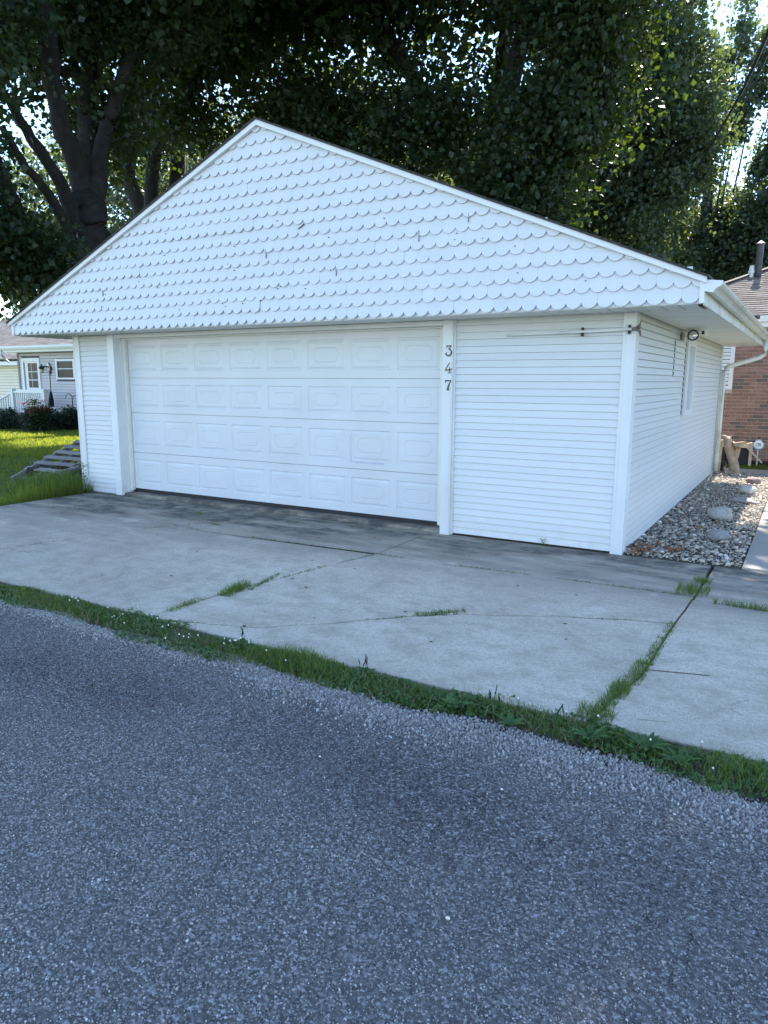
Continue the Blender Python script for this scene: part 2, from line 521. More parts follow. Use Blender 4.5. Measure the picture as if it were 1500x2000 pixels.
def npmesh(name, V, F, mat, tone=None, smooth=False):
    """V (n,3); F (m,k) equal-size faces; tone per vertex"""
    me = bpy.data.meshes.new(name)
    n, m_, k = len(V), len(F), F.shape[1]
    me.vertices.add(n); me.vertices.foreach_set('co', np.ascontiguousarray(V, dtype=np.float32).ravel())
    me.loops.add(m_*k); me.loops.foreach_set('vertex_index', np.ascontiguousarray(F, dtype=np.int32).ravel())
    me.polygons.add(m_)
    me.polygons.foreach_set('loop_start', np.arange(0, m_*k, k, dtype=np.int32))
    if smooth: me.polygons.foreach_set('use_smooth', np.ones(m_, dtype=bool))
    if tone is not None:
        a = me.attributes.new('tone', 'FLOAT', 'POINT')
        a.data.foreach_set('value', np.ascontiguousarray(tone, dtype=np.float32))
    me.materials.append(MAT[mat] if isinstance(mat, str) else mat)
    me.update(calc_edges=True)
    me.validate()
    return me

def unit(a):
    return a/np.maximum(np.linalg.norm(a, axis=1, keepdims=True), 1e-9)

def leaf_quads(P, size, tone, droop=0.3, wide=0.9, nrm=None):
    """bent kite leaves at points P"""
    n = len(P)
    d = rng.normal(size=(n, 3)); d[:, 2] -= droop; d = unit(d)
    u = rng.normal(size=(n, 3)); u[:, 2] += 0.8
    x = unit(np.cross(d, u)); nn = np.cross(x, d)
    s = (size*rng.uniform(0.5, 1.3, n))[:, None]
    b = P
    t = P + d*s
    l = P + d*s*0.45 + x*s*wide*0.5 + nn*s*0.15
    r_ = P + d*s*0.45 - x*s*wide*0.5 + nn*s*0.15
    V = np.stack([b, l, t, r_], 1).reshape(-1, 3)
    i = np.arange(n)[:, None]*4
    F = np.concatenate([i+[0, 1, 2], i+[0, 2, 3]], 0)
    return V, F, np.repeat(tone, 4)

def crown_points(blobs, clump_r=0.45, per=38, shell=0.55):
    """blobs: (x,y,z, rx,ry,rz, clumps). returns leaf points and clump centres"""
    Ps = []; Cs = []; Ts = []; Zs = []
    for bl_ in blobs:
        x, y, z, rx, ry, rz, nc = bl_[:7]
        mul = bl_[7] if len(bl_) > 7 else 1.0
        nc = int(nc)
        d = unit(rng.normal(size=(nc, 3)))
        q = rng.uniform(0, 1, nc)**shell
        c = d*q[:, None]*[rx, ry, rz] + [x, y, z]
        c += rng.normal(scale=0.12, size=c.shape)
        Cs.append(c)
        k = rng.poisson(per*mul, nc)
        idx = np.repeat(np.arange(nc), k)
        off = rng.normal(size=(len(idx), 3))*[clump_r*0.55, clump_r*0.55, clump_r*0.36]
        Ps.append(c[idx]+off)
        ct = rng.uniform(0, 1, nc)
        Ts.append(np.clip(ct[idx]*0.6+rng.uniform(0, 0.4, len(idx)), 0, 1))
        Zs.append(np.full(len(idx), bl_[8] if len(bl_) > 8 else 1.0))
    return np.concatenate(Ps), np.concatenate(Cs), np.concatenate(Ts), np.concatenate(Zs)

def make_tree(label, base, limbs, blobs, size, mat, clump_r=0.45, per=38, group=None, twigs=0.25, name='tree', shell=0.55):
    t = thing(name, label, 'tree', base, group)
    P, Cn, T, Zf = crown_points(blobs, clump_r, per, shell)
    mb = MB()
    nodes = []
    for l in limbs:
        pts = [p_[:3] for p_ in l]; rad = [p_[3] for p_ in l]
        # subdivide with a little wander
        pp = []; rr = []
        for i in range(len(pts)-1):
            a = Vector(pts[i]); b_ = Vector(pts[i+1])
            for s_ in range(4):
                f_ = s_/4
                w = 0.0 if s_ == 0 else rad[i]*0.35
                pp.append(a.lerp(b_, f_)+Vector((random.uniform(-w, w), random.uniform(-w, w), 0)))
                rr.append(rad[i]*(1-f_)+rad[i+1]*f_)
        pp.append(Vector(pts[-1])); rr.append(rad[-1])
        mb.tube(pp, rr, 10, wob=0.16)
        nodes += [(p_, r_) for p_, r_ in zip(pp, rr)]
    NP = np.array([tuple(p_) for p_, _ in nodes]); NR = np.array([r_ for _, r_ in nodes])
    if twigs > 0:
        sel = rng.random(len(Cn)) < twigs
        for c in Cn[sel]:
            dd = np.linalg.norm(NP-c, axis=1) + np.maximum(0, NP[:, 2]-c[2])*1.2
            i = int(np.argmin(dd))
            a = Vector(NP[i]); b_ = Vector(c)
            ln = (b_-a).length
            r0 = min(NR[i]*0.5, 0.012+0.011*ln)
            mid = a.lerp(b_, 0.5)+Vector((random.uniform(-.12, .12)*ln, random.uniform(-.12, .12)*ln, 0.10*ln))
            mb.tube([a, a.lerp(mid, 0.55), mid, mid.lerp(b_, 0.55), b_], [r0, r0*.85, r0*.65, r0*.45, 0.005], 5, cap=False)
    mb.build('trunk', 'bark', t, smooth=True)
    V, F, tn = leaf_quads(P, size*Zf, T)
    link('crown', npmesh('crown', V, F, mat, tn), t)
    return t

# ================================================================== SETTING: ground, driveway, road
mb = MB(); mb.add([(-400,-400,-0.035),(400,-400,-0.035),(400,400,-0.035),(-400,400,-0.035)], [(0,1,2,3)])
tag(mb.build('lawn', 'lawn'), 'shaded green lawn spreading behind and beside the white garage', kind='structure')

mb = MB(); mb.box(-60, 60, -14, -4.03, -0.2, -0.012)
road = tag(mb.build('road', 'asphalt'), 'dark chip sealed asphalt road in the foreground', kind='structure')

mb = MB(); mb.box(-60, 60, -4.02, -3.55, -0.2, -0.016)
tag(mb.build('soil_strip', 'soil'), 'soil strip between the driveway and the road', kind='structure')

drive = tag(bpy.data.objects.new('driveway', None), 'cracked grey concrete driveway in front of the garage', kind='structure')
COL.objects.link(drive); drive.location = (-3, -2, 0); WL[drive] = Vector((-3, -2, 0))

def jag(a, b, n, amp):
    a = np.array(a, float); b = np.array(b, float)
    d = b-a; nrm = np.array([-d[1], d[0]])/np.linalg.norm(d)
    out = []
    w = 0
    for i in range(1, n):
        w = 0.6*w + random.uniform(-amp, amp)
        out.append(tuple(a+d*i/n+nrm*w))
    return out
def polyjag(pts, n, amp):
    out = [tuple(pts[0])]
    for i in range(len(pts)-1):
        out += jag(pts[i], pts[i+1], n, amp) + [tuple(pts[i+1])]
    return out
def offset(pts, d):
    """shift an open polyline sideways by d (left of travel positive)"""
    out = []
    for i, p_ in enumerate(pts):
        a = np.array(pts[max(i-1, 0)]); b_ = np.array(pts[min(i+1, len(pts)-1)])
        t_ = (b_-a)/np.linalg.norm(b_-a)
        out.append((p_[0]-t_[1]*d, p_[1]+t_[0]*d))
    return out
def slab(poly, z0=-0.12, z1=0.0, mat='concrete', parent=None, name='slab', tilt=0.0):
    mb = MB()
    c = np.mean(np.array(poly), 0)
    # tiny chamfer: inner top ring
    n = len(poly)
    inner = []
    for i in range(n):
        p_ = np.array(poly[i]); v_ = c-p_; l_ = np.linalg.norm(v_)
        inner.append(tuple(p_+v_/l_*0.008))
    vs_ = [(x, y, z0) for x, y in poly]+[(x, y, z1-0.006) for x, y in poly]+[(x, y, z1) for x, y in inner]
    fs = []
    for i in range(n):
        j = (i+1) % n
        fs.append((i, j, n+j, n+i)); fs.append((n+i, n+j, 2*n+j, 2*n+i))
    fs.append(tuple(range(2*n, 3*n)))
    mb.add(vs_, fs)
    return mb.build(name, mat, parent)

g = 0.007
JA = polyjag([(-2.06, -1.20), (-2.25, -2.07), (-2.40, -2.90), (-2.47, -3.66)], 5, 0.004)      # long joint, lower part
JC = polyjag([(0.80, -1.22), (0.775, -1.85), (0.755, -2.95), (0.69, -3.3), (0.66, -3.66)], 4, 0.004)
JD = polyjag([(-7.72, -1.80), (-6.4, -1.62), (-5.36, -1.42), (-4.05, -1.22)], 4, 0.004)
JD = polyjag([(-6.30, -3.62), (-5.36, -2.98), (-5.21, -2.51), (-4.88, -1.44), (-4.60, -1.00), (-4.20, -0.02)], 4, 0.004)
CB = polyjag([(-2.28, -3.66), (-1.67, -3.45), (-1.29, -3.13), (-0.99, -2.81), (-0.59, -2.45), (0.06, -2.13), (0.76, -1.89)], 9, 0.013)
CH = polyjag([(0.83, -0.01), (1.29, -0.61), (1.62, -1.22)], 5, 0.003)
bot = lambda a, b_: jag(a, b_, 14, 0.012)
# left slab, left of the diagonal joint
slab(offset(JD, g) + [(-7.70, -0.01), (-7.72, -3.62)], parent=drive)
# middle-left, rear (between JD and long joint) and front
rear_y = -1.26
jd_at = lambda y: float(np.interp(y, [p_[1] for p_ in JD], [p_[0] for p_ in JD]))
rearJ = polyjag([(jd_at(rear_y)+g, rear_y), (-2.062-g, -1.24)], 12, 0.003)
top = [p_ for p_ in offset(JD, -g) if p_[1] > rear_y+0.02]
slab(offset(rearJ, g*0.3) + [(-2.066, -0.01)] + top[::-1], parent=drive)
low = [p_ for p_ in offset(JD, -g) if p_[1] < rear_y-0.02]
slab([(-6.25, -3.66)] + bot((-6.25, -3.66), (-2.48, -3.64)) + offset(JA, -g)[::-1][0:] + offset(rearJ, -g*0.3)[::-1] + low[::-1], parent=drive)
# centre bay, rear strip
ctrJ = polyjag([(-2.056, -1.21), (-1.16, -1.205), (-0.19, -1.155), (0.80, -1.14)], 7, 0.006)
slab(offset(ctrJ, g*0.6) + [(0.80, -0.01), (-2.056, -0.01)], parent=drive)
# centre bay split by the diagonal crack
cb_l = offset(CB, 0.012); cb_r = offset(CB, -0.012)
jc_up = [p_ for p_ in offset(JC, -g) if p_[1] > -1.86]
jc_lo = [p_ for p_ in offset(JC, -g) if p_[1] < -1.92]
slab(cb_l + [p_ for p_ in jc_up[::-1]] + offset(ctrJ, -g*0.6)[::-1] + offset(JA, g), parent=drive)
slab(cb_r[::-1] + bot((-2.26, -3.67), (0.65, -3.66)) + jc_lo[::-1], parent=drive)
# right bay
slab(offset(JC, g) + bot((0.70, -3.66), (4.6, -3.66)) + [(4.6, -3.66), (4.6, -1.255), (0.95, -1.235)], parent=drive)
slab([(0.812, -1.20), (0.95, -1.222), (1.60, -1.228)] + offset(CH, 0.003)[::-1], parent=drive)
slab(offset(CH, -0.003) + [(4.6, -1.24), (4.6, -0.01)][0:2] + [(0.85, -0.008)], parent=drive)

mb = MB(); mb.add([(0.775, -2.845, 0.0025), (1.10, -2.750, 0.0025), (1.098, -2.742, 0.0025), (0.773, -2.836, 0.0025)], [(0, 1, 2, 3)]); mb.build('crack', 'soil', drive)
# side walk pavers
walk = tag(bpy.data.objects.new('pavement', None), 'narrow concrete walk along the gravel bed right of the garage', kind='structure')
COL.objects.link(walk); walk.location = (1.5, 3, 0); WL[walk] = Vector((1.5, 3, 0))
pm = None
for i in range(12):
    y0 = 0.012 + i*0.63
    if y0 > 7.4: break
    slab([(1.05, y0), (2.0, y0), (2.0, y0+0.62), (1.05, y0+0.62)], z1=0.012, mat='paver', parent=walk, name='paver')
mb = MB(); mb.box(-0.6, 8, 7.72, 8.32, -0.1, 0.014)
mb.build('path_slab', 'paver', walk)

# gravel bed
mb = MB(); mb.box(-0.02, 1.04, 0.0, 7.70, -0.2, -0.004)
bed = tag(mb.build('gravel_bed', 'soil'), 'bed of pale river pebbles along the garage side wall', kind='structure')

def ico(sub=1):
    bm = bmesh.new(); bmesh.ops.create_icosphere(bm, subdivisions=sub, radius=1.0)
    V = np.array([v.co[:] for v in bm.verts]); F = np.array([[v.index for v in f.verts] for f in bm.faces]); bm.free()
    return V, F
IV, IF = ico(2)
IV1, IF1 = ico(1)
peb_meshes = []
for i in range(9):
    q = np.array([1.0, random.uniform(0.6, 0.9), random.uniform(0.40, 0.62)])
    d = 1+0.16*np.sin(IV@rng.normal(size=3)*2.1+i)+0.10*np.sin(IV@rng.normal(size=3)*3.7)
    me = npmesh('pebble', IV*d[:, None]*q, IF, 'pebble', smooth=True)
    peb_meshes.append(me)
NPB = 13000
px = rng.uniform(0.0, 1.035, NPB); py = rng.uniform(0.02, 7.69, NPB)
ps = 0.0075*np.exp(rng.normal(0.15, 0.38, NPB)); ps = np.clip(ps, 0.006, 0.028)
pz = rng.uniform(-0.002, 0.022, NPB)
dcam = np.sqrt((px-1.45)**2+(py+7.04)**2)
order = np.argsort(-(ps/dcam))
for i in order[:300]:
    o = link('pebble', peb_meshes[i % 9], bed, (px[i], py[i], pz[i]+0.012))
    s_ = ps[i]*1.25
    o.scale = (s_, s_, s_)
    o.rotation_euler = (random.uniform(-.4, .4), random.uniform(-.4, .4), random.uniform(0, 6.28))
rest = order[300:]
Vs = []; Fs = []; Ts = []
for j, i in enumerate(rest):
    a = random.uniform(0, 6.28); ca, sa = math.cos(a), math.sin(a)
    v = IV1*[ps[i]*1.25, ps[i]*random.uniform(.7, 1.05), ps[i]*random.uniform(.45, .7)]*(1+0.18*np.sin(IV1@rng.normal(size=3)*2.3))[:, None]
    t_ = random.uniform(-.5, .5)
    v = np.stack([v[:, 0]*ca-v[:, 1]*sa, v[:, 0]*sa+v[:, 1]*ca, v[:, 2]+v[:, 0]*t_], 1)
    Vs.append(v+[px[i], py[i], pz[i]]); Fs.append(IF1+len(IV1)*j); Ts.append(np.full(len(IV1), random.random()))
o = link('small_pebbles', npmesh('small_pebbles', np.concatenate(Vs), np.concatenate(Fs), 'pebble_attr', np.concatenate(Ts), True), bed)
tag(o, kind='stuff')

# loose road chips
def chips(name, X, Y, Z, S, T):
    n = len(X)
    ang = rng.uniform(0, 6.28, n)
    k = np.arange(3)*2*math.pi/3
    r_ = S[:, None]*rng.uniform(0.75, 1.35, (n, 3))
    bx = X[:, None]+np.cos(ang[:, None]+k)*r_; by = Y[:, None]+np.sin(ang[:, None]+k)*r_
    base = np.stack([bx, by, np.repeat(Z[:, None]-0.003, 3, 1)], 2)
    q_ = r_*rng.uniform(.35, .9, (n, 3))
    tx = X[:, None]+np.cos(ang[:, None]+k+0.5)*q_; ty = Y[:, None]+np.sin(ang[:, None]+k+0.5)*q_
    tp = np.stack([tx, ty, Z[:, None]+S[:, None]*rng.uniform(.35, 1.0, (n, 3))], 2)
    V = np.concatenate([base, tp], 1).reshape(-1, 3)
    i = np.arange(n)[:, None]*6
    F = np.concatenate([i+[3, 4, 5]]+[i+[a, (a+1) % 3, 3+(a+1) % 3] for a in range(3)]+[i+[a, 3+(a+1) % 3, 3+a] for a in range(3)], 0)
    return npmesh(name, V, F, 'chip', np.repeat(T, 6))
# chip seal across the part of the road near the camera
n = 195000
Y = rng.uniform(-6.55, -4.05, n); X = rng.uniform(-4.2, 2.6, n)
pv = [(-4.1, -4.0), (-3.35, -4.62), (-0.30, -6.55), (0.35, -6.55), (2.1, -5.35), (2.6, -4.0)]
ins = np.ones(n, bool)
for (ax, ay), (bx_, by_) in zip(pv, pv[1:]):
    ins &= ((bx_-ax)*(Y-ay)-(by_-ay)*(X-ax)) > 0
X, Y = X[ins], Y[ins]; n = len(X)
band = np.exp(-((Y+4.60+0.06*np.sin(X*2.1))/0.27)**2)            # fresh dark binder along the edge
low = 0.5+0.5*np.sin(X*1.1+Y*3.1+0.6*np.sin(X*2.3))*np.sin(X*0.5-Y*2.2+1.0)
low += 0.55*np.exp(-((Y+5.25+0.12*np.sin(X*1.3+2))/0.16)**2)+0.5*np.exp(-((Y+5.85+0.1*np.sin(X*1.9))/0.10)**2)
band *= 0.75+0.35*np.sin(X*2.9+1)+0.25*np.sin(X*7.1)
T = np.clip(rng.beta(1.5, 2.6, n)*0.95 - band*0.27 - 0.10*low + 0.07 + 0.12*np.clip((-5.0-Y)/0.7, 0, 1), 0.0, 1)
T[rng.random(n) < 0.0012] = 0.97
S = np.clip(rng.normal(0.0037, 0.0010, n)*np.where(rng.random(n) < 0.03, 1.6, 1.0), 0.0015, 0.008)
o = link('road_chips', chips('road_chips', X, Y, np.full(n, -0.012), S, T), road); tag(o, kind='stuff')
# pale loose gravel shoulder
n = 27000
X = rng.uniform(-4.8, 3.6, n)
Y = -3.99 - np.abs(rng.normal(0, 0.095, n))*(1+0.5*np.sin(X*0.9+1)) + 0.03*np.sin(X*3.1)+0.02*np.sin(X*7.7)+rng.uniform(0, 0.07, n)
T = np.clip(rng.beta(2.0, 2.2, n)*0.80+0.16, 0.05, 1)
S = np.clip(rng.normal(0.0055, 0.0017, n), 0.002, 0.011)
o = link('shoulder_gravel', chips('shoulder_gravel', X, Y, np.full(n, -0.009), S, T), None)
tag(o, 'pale loose gravel along the road edge below the grass verge', 'gravel', kind='stuff')

# ================================================================== GARAGE
W, H, D = 7.99, 2.285, 7.32
gar = thing('garage', 'white vinyl sided garage with scalloped gable and wide panelled door', 'garage', (-4, 3.6, 0))
PI_ = 0.0711
# walls (sheathing behind the boards)
mb = MB(); mb.box(-1.86, -0.02, 0.006, 0.10, 0.03, H-0.004); mb.box(-7.95, -7.12, 0.006, 0.10, 0.03, H-0.004); mb.box(-7.12, -1.86, 0.20, 0.28, 2.20, H-0.004)
front = mb.build('front_wall', 'sheath', gar)
mb = MB(); mb.box(-0.10, -0.014, 0.10, D, 0.03, H-0.004); mb.box(-7.97, -7.88, 0.1, D, 0.03, H-0.004); mb.box(-7.88, -0.1, D-0.1, D, 0.03, H-0.004)
side = mb.build('side_wall', 'sheath', gar)
mb = MB(); mb.box(-7.93, -0.06, 0.03, D-0.05, -0.05, 0.028)
mb.build('foundation', 'soil', gar)

def board_mesh(L, axis):
    # clapboard profile: thick at the butt, thin at the top
    prof = [(0.000, 0.0), (0.014, 0.000), (0.017, 0.002), (0.0165, 0.0065), (0.005, PI_-0.004), (0.004, PI_-0.0018), (0.0, PI_-0.0018)]
    mb = MB()
    if axis == 'x':
        mb.prism(prof, lambda u, v, w: (w, -u, v), 0, L)
    else:
        mb.prism(prof, lambda u, v, w: (u, w, v), 0, L)
        mb.mi = [1 if i in (3, 4) else 0 for i in range(len(mb.f))]   # lip faces coloured dark to draw the shadow line under each lap
    return mb.mesh('siding_board', ['vinyl', 'lap_shade'])
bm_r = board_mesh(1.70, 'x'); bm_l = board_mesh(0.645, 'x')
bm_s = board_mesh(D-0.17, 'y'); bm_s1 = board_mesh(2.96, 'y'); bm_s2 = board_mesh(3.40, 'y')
k = 0
z = 0.0185
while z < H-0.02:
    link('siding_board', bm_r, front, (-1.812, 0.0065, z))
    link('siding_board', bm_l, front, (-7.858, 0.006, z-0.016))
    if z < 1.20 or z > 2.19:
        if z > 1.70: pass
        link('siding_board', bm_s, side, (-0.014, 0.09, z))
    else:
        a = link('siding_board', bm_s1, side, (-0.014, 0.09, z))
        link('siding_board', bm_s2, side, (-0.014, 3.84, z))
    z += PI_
# the loosened patch of boards left of the side window
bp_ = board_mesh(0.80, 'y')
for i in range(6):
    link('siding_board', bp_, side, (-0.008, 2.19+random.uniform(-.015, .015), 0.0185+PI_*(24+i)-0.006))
mb = MB(); mb.box(-7.84, -7.2, -0.004, 0.003, 0.0, 0.022); mb.build('starter_strip', 'trim', gar)

def trimpost(x0, x1, y0, y1, z0=0.0, z1=H-0.003, ribs=True):
    mb = MB()
    mb.box(x0, x1, y0, y1, z0, z1)
    return mb
# corner trims
mb = MB(); mb.box(-0.112, 0.006, -0.022, 0.05, -0.004, H-0.003)
mb.box(-0.105, -0.085, -0.027, -0.022, -0.002, H-0.003); mb.box(-0.018, 0.004, -0.027, -0.022, -0.002, H-0.003)
mb.box(0.006, 0.012, 0.03, 0.092, 0.02, H-0.003)
mb.build('corner_trim', 'trim', gar)
mb = MB(); mb.box(-7.995, -7.862, -0.022, 0.05, 0.0, H-0.003); mb.box(-7.99, -7.97, -0.027, -0.022, 0, H-0.003)
mb.build('corner_trim', 'trim', gar)
mb = MB(); mb.box(-0.05, 0.012, D-0.08, D+0.006, 0.0, H-0.003); mb.build('corner_trim', 'trim', gar)
# door surround: two boxed posts and the header
mb = MB(); mb.box(-7.206, -7.078, -0.055, 0.06, 0.0, H-0.003); mb.box(-7.206, -7.066, 0.06, 0.145, 0.03, H-0.003)
mb.box(-7.215, -7.206, -0.03, 0.005, 0.0, H-0.003)
mb.build('door_post', 'trim', gar)
mb = MB(); mb.box(-1.943, -1.827, -0.055, 0.06, 0.0, H-0.003); mb.box(-1.985, -1.827, 0.06, 0.145, 0.03, H-0.003)
mb.box(-1.827, -1.808, -0.024, 0.005, 0.004, H-0.003); mb.box(-1.850, -1.838, -0.060, -0.055, 0.0, H-0.003)
mb.build('door_post', 'trim', gar)
mb = MB(); mb.box(-7.078, -1.943, -0.03, 0.19, 2.232, H-0.003); mb.box(-7.078, -1.943, -0.038, -0.03, 2.255, 2.275)
mb.build('door_header', 'trim', gar)
mb = MB(); mb.box(-7.066, -7.03, 0.10, 0.148, 0.06, 2.23); mb.box(-2.05, -1.985, 0.10, 0.148, 0.06, 2.23); mb.box(-7.03, -2.05, 0.10, 0.148, 2.215, 2.23)
mb.build('door_stop', 'soffit', gar)

# overhead door: 4 sections x 8 panels
dx0, dx1, dyf = -7.045, -2.025, 0.155
door = MB().box(dx0, dx1, dyf+0.03, dyf+0.06, 0.08, 2.24).build('garage_door', 'door', gar)
zs = [0.085, 0.619, 1.190, 1.681, 2.24]
cw = (dx1-dx0)/8
pw = 0.540
def octo(w, h, c, y):
    return [(-w/2+c, y, -h/2), (w/2-c, y, -h/2), (w/2, y, -h/2+c), (w/2, y, h/2-c), (w/2-c, y, h/2), (-w/2+c, y, h/2), (-w/2, y, h/2-c), (-w/2, y, -h/2+c)]
def panel_mesh(w, h):
    loops = [octo(w, h, 0.002, 0.0), octo(w-0.016, h-0.016, 0.002, 0.008), octo(w-0.040, h-0.040, 0.003, 0.008), octo(w-0.085, h-0.085, 0.003, 0.001),
             octo(w*0.66, h*0.50, 0.042, 0.001), octo(w*0.66-0.010, h*0.50-0.010, 0.040, 0.0045), octo(w*0.66-0.020, h*0.50-0.020, 0.038, 0.0045), octo(w*0.66-0.032, h*0.50-0.032, 0.036, 0.001)]
    mb = MB(); vs_ = [p_ for l in loops for p_ in l]
    fs = [(i*8+k_, i*8+(k_+1) % 8, (i+1)*8+(k_+1) % 8, (i+1)*8+k_) for i in range(len(loops)-1) for k_ in range(8)]
    fs.append(tuple(range((len(loops)-1)*8, len(loops)*8)))
    mb.add(vs_, fs)
    me = mb.mesh('door_panel', 'door')
    return me
for r_ in range(4):
    z0, z1 = zs[r_]+0.003, zs[r_+1]-0.003
    ph = (z1-z0)*0.645
    zc = (z0+z1)/2-0.005
    me = panel_mesh(pw, ph)
    if me.polygons[-1].normal.y > 0: me.flip_normals()
    mb = MB()
    mb.box(dx0, dx1, dyf, dyf+0.029, z0, zc-ph/2); mb.box(dx0, dx1, dyf, dyf+0.029, zc+ph/2, z1)
    for c in range(9):
        xa = dx0 if c == 0 else dx0+cw*c-(cw-pw)/2
        xb = dx1 if c == 8 else dx0+cw*c+(cw-pw)/2
        if c == 0: xb = dx0+(cw-pw)/2
        if c == 8: xa = dx1-(cw-pw)/2
        mb.box(xa, xb, dyf, dyf+0.029, zc-ph/2+0.0002, zc+ph/2-0.0002)
    mb.build('door_section', 'door', door)
    for c in range(8):
        o = link('door_panel', me, door, (dx0+cw*(c+0.5), dyf, zc))
        if r_ == 1 and c == 6:
            # scuffed panel: faint grey scrub marks round its edge
            s_ = MB(); x0_, x1_ = dx0+cw*6.5-pw/2, dx0+cw*6.5+pw/2
            s_.box(x0_-0.012, x1_-0.08, dyf-0.0012, dyf, zc-ph/2-0.030, zc-ph/2-0.004)
            s_.box(x0_-0.020, x0_-0.003, dyf-0.0012, dyf, zc-ph/2-0.004, zc+ph/2-0.05)
            s_.build('scuff_mark', 'door_scuff', door)
MB().box(dx0, dx1, dyf+0.004, dyf+0.05, 0.030, 0.084).build('door_seal', 'black', door)
mb = MB(); mb.prism([(-0.075, -0.02), (-0.07, 0.022), (-0.03, 0.034), (0.3, 0.038), (0.3, -0.02)], lambda u, v, w: (w, u+0.06, v), -7.076, -1.945)
mb.build('threshold', 'concrete', gar)

# house numbers, real outlines
def digit(paths, mat, loc):
    mb = MB()
    for pts in paths:
        for i in range(len(pts)-1):
            (x0, z0, w0), (x1, z1, w1) = pts[i], pts[i+1]
            a = np.array([x0, z0]); b_ = np.array([x1, z1]); d_ = (b_-a)/max(1e-6, np.linalg.norm(b_-a)); nn = np.array([-d_[1], d_[0]])
            e = d_*0.001
            q = [a-e+nn*w0/2, b_+e+nn*w1/2, b_+e-nn*w1/2, a-e-nn*w0/2]
            mb.prism([tuple(t_) for t_ in q], lambda u, v, w: (u, w, v), -0.006-0.0003*i, 0.0)
    return mb.build('house_number', mat, gar, loc=loc)
def arc(cx_, cz_, r_, a0, a1, n_, w0, w1, rz=None):
    rz = rz or r_
    return [(cx_+r_*math.cos(R(a0+(a1-a0)*i/n_)), cz_+rz*math.sin(R(a0+(a1-a0)*i/n_)), w0+(w1-w0)*i/n_+0.008*math.sin(math.pi*i/n_)) for i in range(n_+1)]
yn = -0.0555
digit([[(-.026, .101, .012), (.031, .101, .012)], [(-.026, .082, .005), (-.024, .103, .005)], [(.028, .10, .009), (-.002, .066, .009)], arc(-.002, .034, .034, 85, -150, 12, .007, .008, .034), [(-.034, .026, .02), (-.026, .022, .02)]], 'brass', (-1.872, yn, 1.916))
digit([[(.012, .108, .010), (-.036, .034, .010)], [(-.038, .030, .014), (.036, .036, .014)], [(.016, .062, .010), (.016, .004, .016)], [(-.006, .004, .008), (.034, .004, .008)], [(.030, .030, .012), (.036, .052, .004)]], 'brass_worn', (-1.872, yn, 1.737))
digit([[(-.034, .098, .013), (.034, .098, .013)], [(-.033, .078, .006), (-.031, .10, .006)], [(.030, .094, .010), (.004, .045, .014)], [(.004, .047, .014), (-.004, .004, .018)], [(-.016, .003, .008), (.014, .003, .008)]], 'brass', (-1.872, yn, 1.561))

# gable: backing board, scallops
xl, xr = -8.555, 0.590
AP = (-3.945, 4.343)
def zroof(x):
    return 4.343-(x-AP[0])*0.4162 if x > AP[0] else 4.343-(AP[0]-x)*0.4120
gy0 = -0.534
mb = MB()
mb.prism([(xl, 2.292), (xr, 2.292), (xr, zroof(xr)), AP, (xl, zroof(xl))], lambda u, v, w: (u, w, v), -0.524, -0.49)
mb.prism([(xl, H+0.001), (xr, H+0.001), (xr, 2.33), (xl, 2.33)], lambda u, v, w: (u, w, v), -0.5285, -0.5241)
gable = mb.build('gable_wall', 'trim', gar)
SW, SHR = 0.1365, 0.125
def clip(poly, f):
    out = []
    for i in range(len(poly)):
        a, b_ = poly[i], poly[(i+1) % len(poly)]
        fa, fb = f(a), f(b_)
        if fa >= 0: out.append(a)
        if (fa >= 0) != (fb >= 0):
            t_ = fa/(fa-fb); out.append((a[0]+(b_[0]-a[0])*t_, a[1]+(b_[1]-a[1])*t_))
    return out
def scallop_poly(w=SW-0.0003, top=0.165):
    rr = (w/2)**2/(2*0.048)+0.024
    a = math.asin(min(1, (w/2)/rr))
    pts = [(rr*math.sin(-a+2*a*i/10), rr-rr*math.cos(-a+2*a*i/10)) for i in range(11)]
    return pts+[(w/2, top), (-w/2, top)]
def scal_mesh(poly, name='scallop_shingle'):
    mb = MB()
    def fn(u, v, w):
        return (u, -0.027+0.023*v/0.165+w, v)
    mb.prism(poly, fn, 0.0, 0.009)
    return mb
base_me = scal_mesh(scallop_poly()).mesh('scallop_shingle', 'shingle_white')
sh = []
row = 0
while True:
    zt = 2.287+SHR*row
    if zt > 4.30: break
    i0 = 0
    x = xl+SW*(0.5 if row % 2 == 0 else 1.0)-SW
    while x < xr+SW:
        poly = [(u+x, v+zt) for u, v in scallop_poly()]
        q = clip(poly, lambda p_: p_[0]-xl); q = clip(q, lambda p_: xr-p_[0]) if len(q) > 2 else q
        q = clip(q, lambda p_: 4.345-(p_[0]-AP[0])*0.4162-p_[1]) if len(q) > 2 else q
        q = clip(q, lambda p_: 4.345-(AP[0]-p_[0])*0.4120-p_[1]) if len(q) > 2 else q
        if len(q) > 2:
            ar = 0.5*abs(sum(q[k_][0]*q[(k_+1) % len(q)][1]-q[(k_+1) % len(q)][0]*q[k_][1] for k_ in range(len(q))))
            if ar > 2e-4:
                full = len(q) == 13
                dist = math.dist((x, gy0, zt), (1.45, -7.04, 1.66))
                sh.append((ar/dist**2, x, zt, full, [(u-x, v-zt) for u, v in q]))
        x += SW
    row += 1
sh.sort(key=lambda t_: -t_[0])
rest_mb = MB()
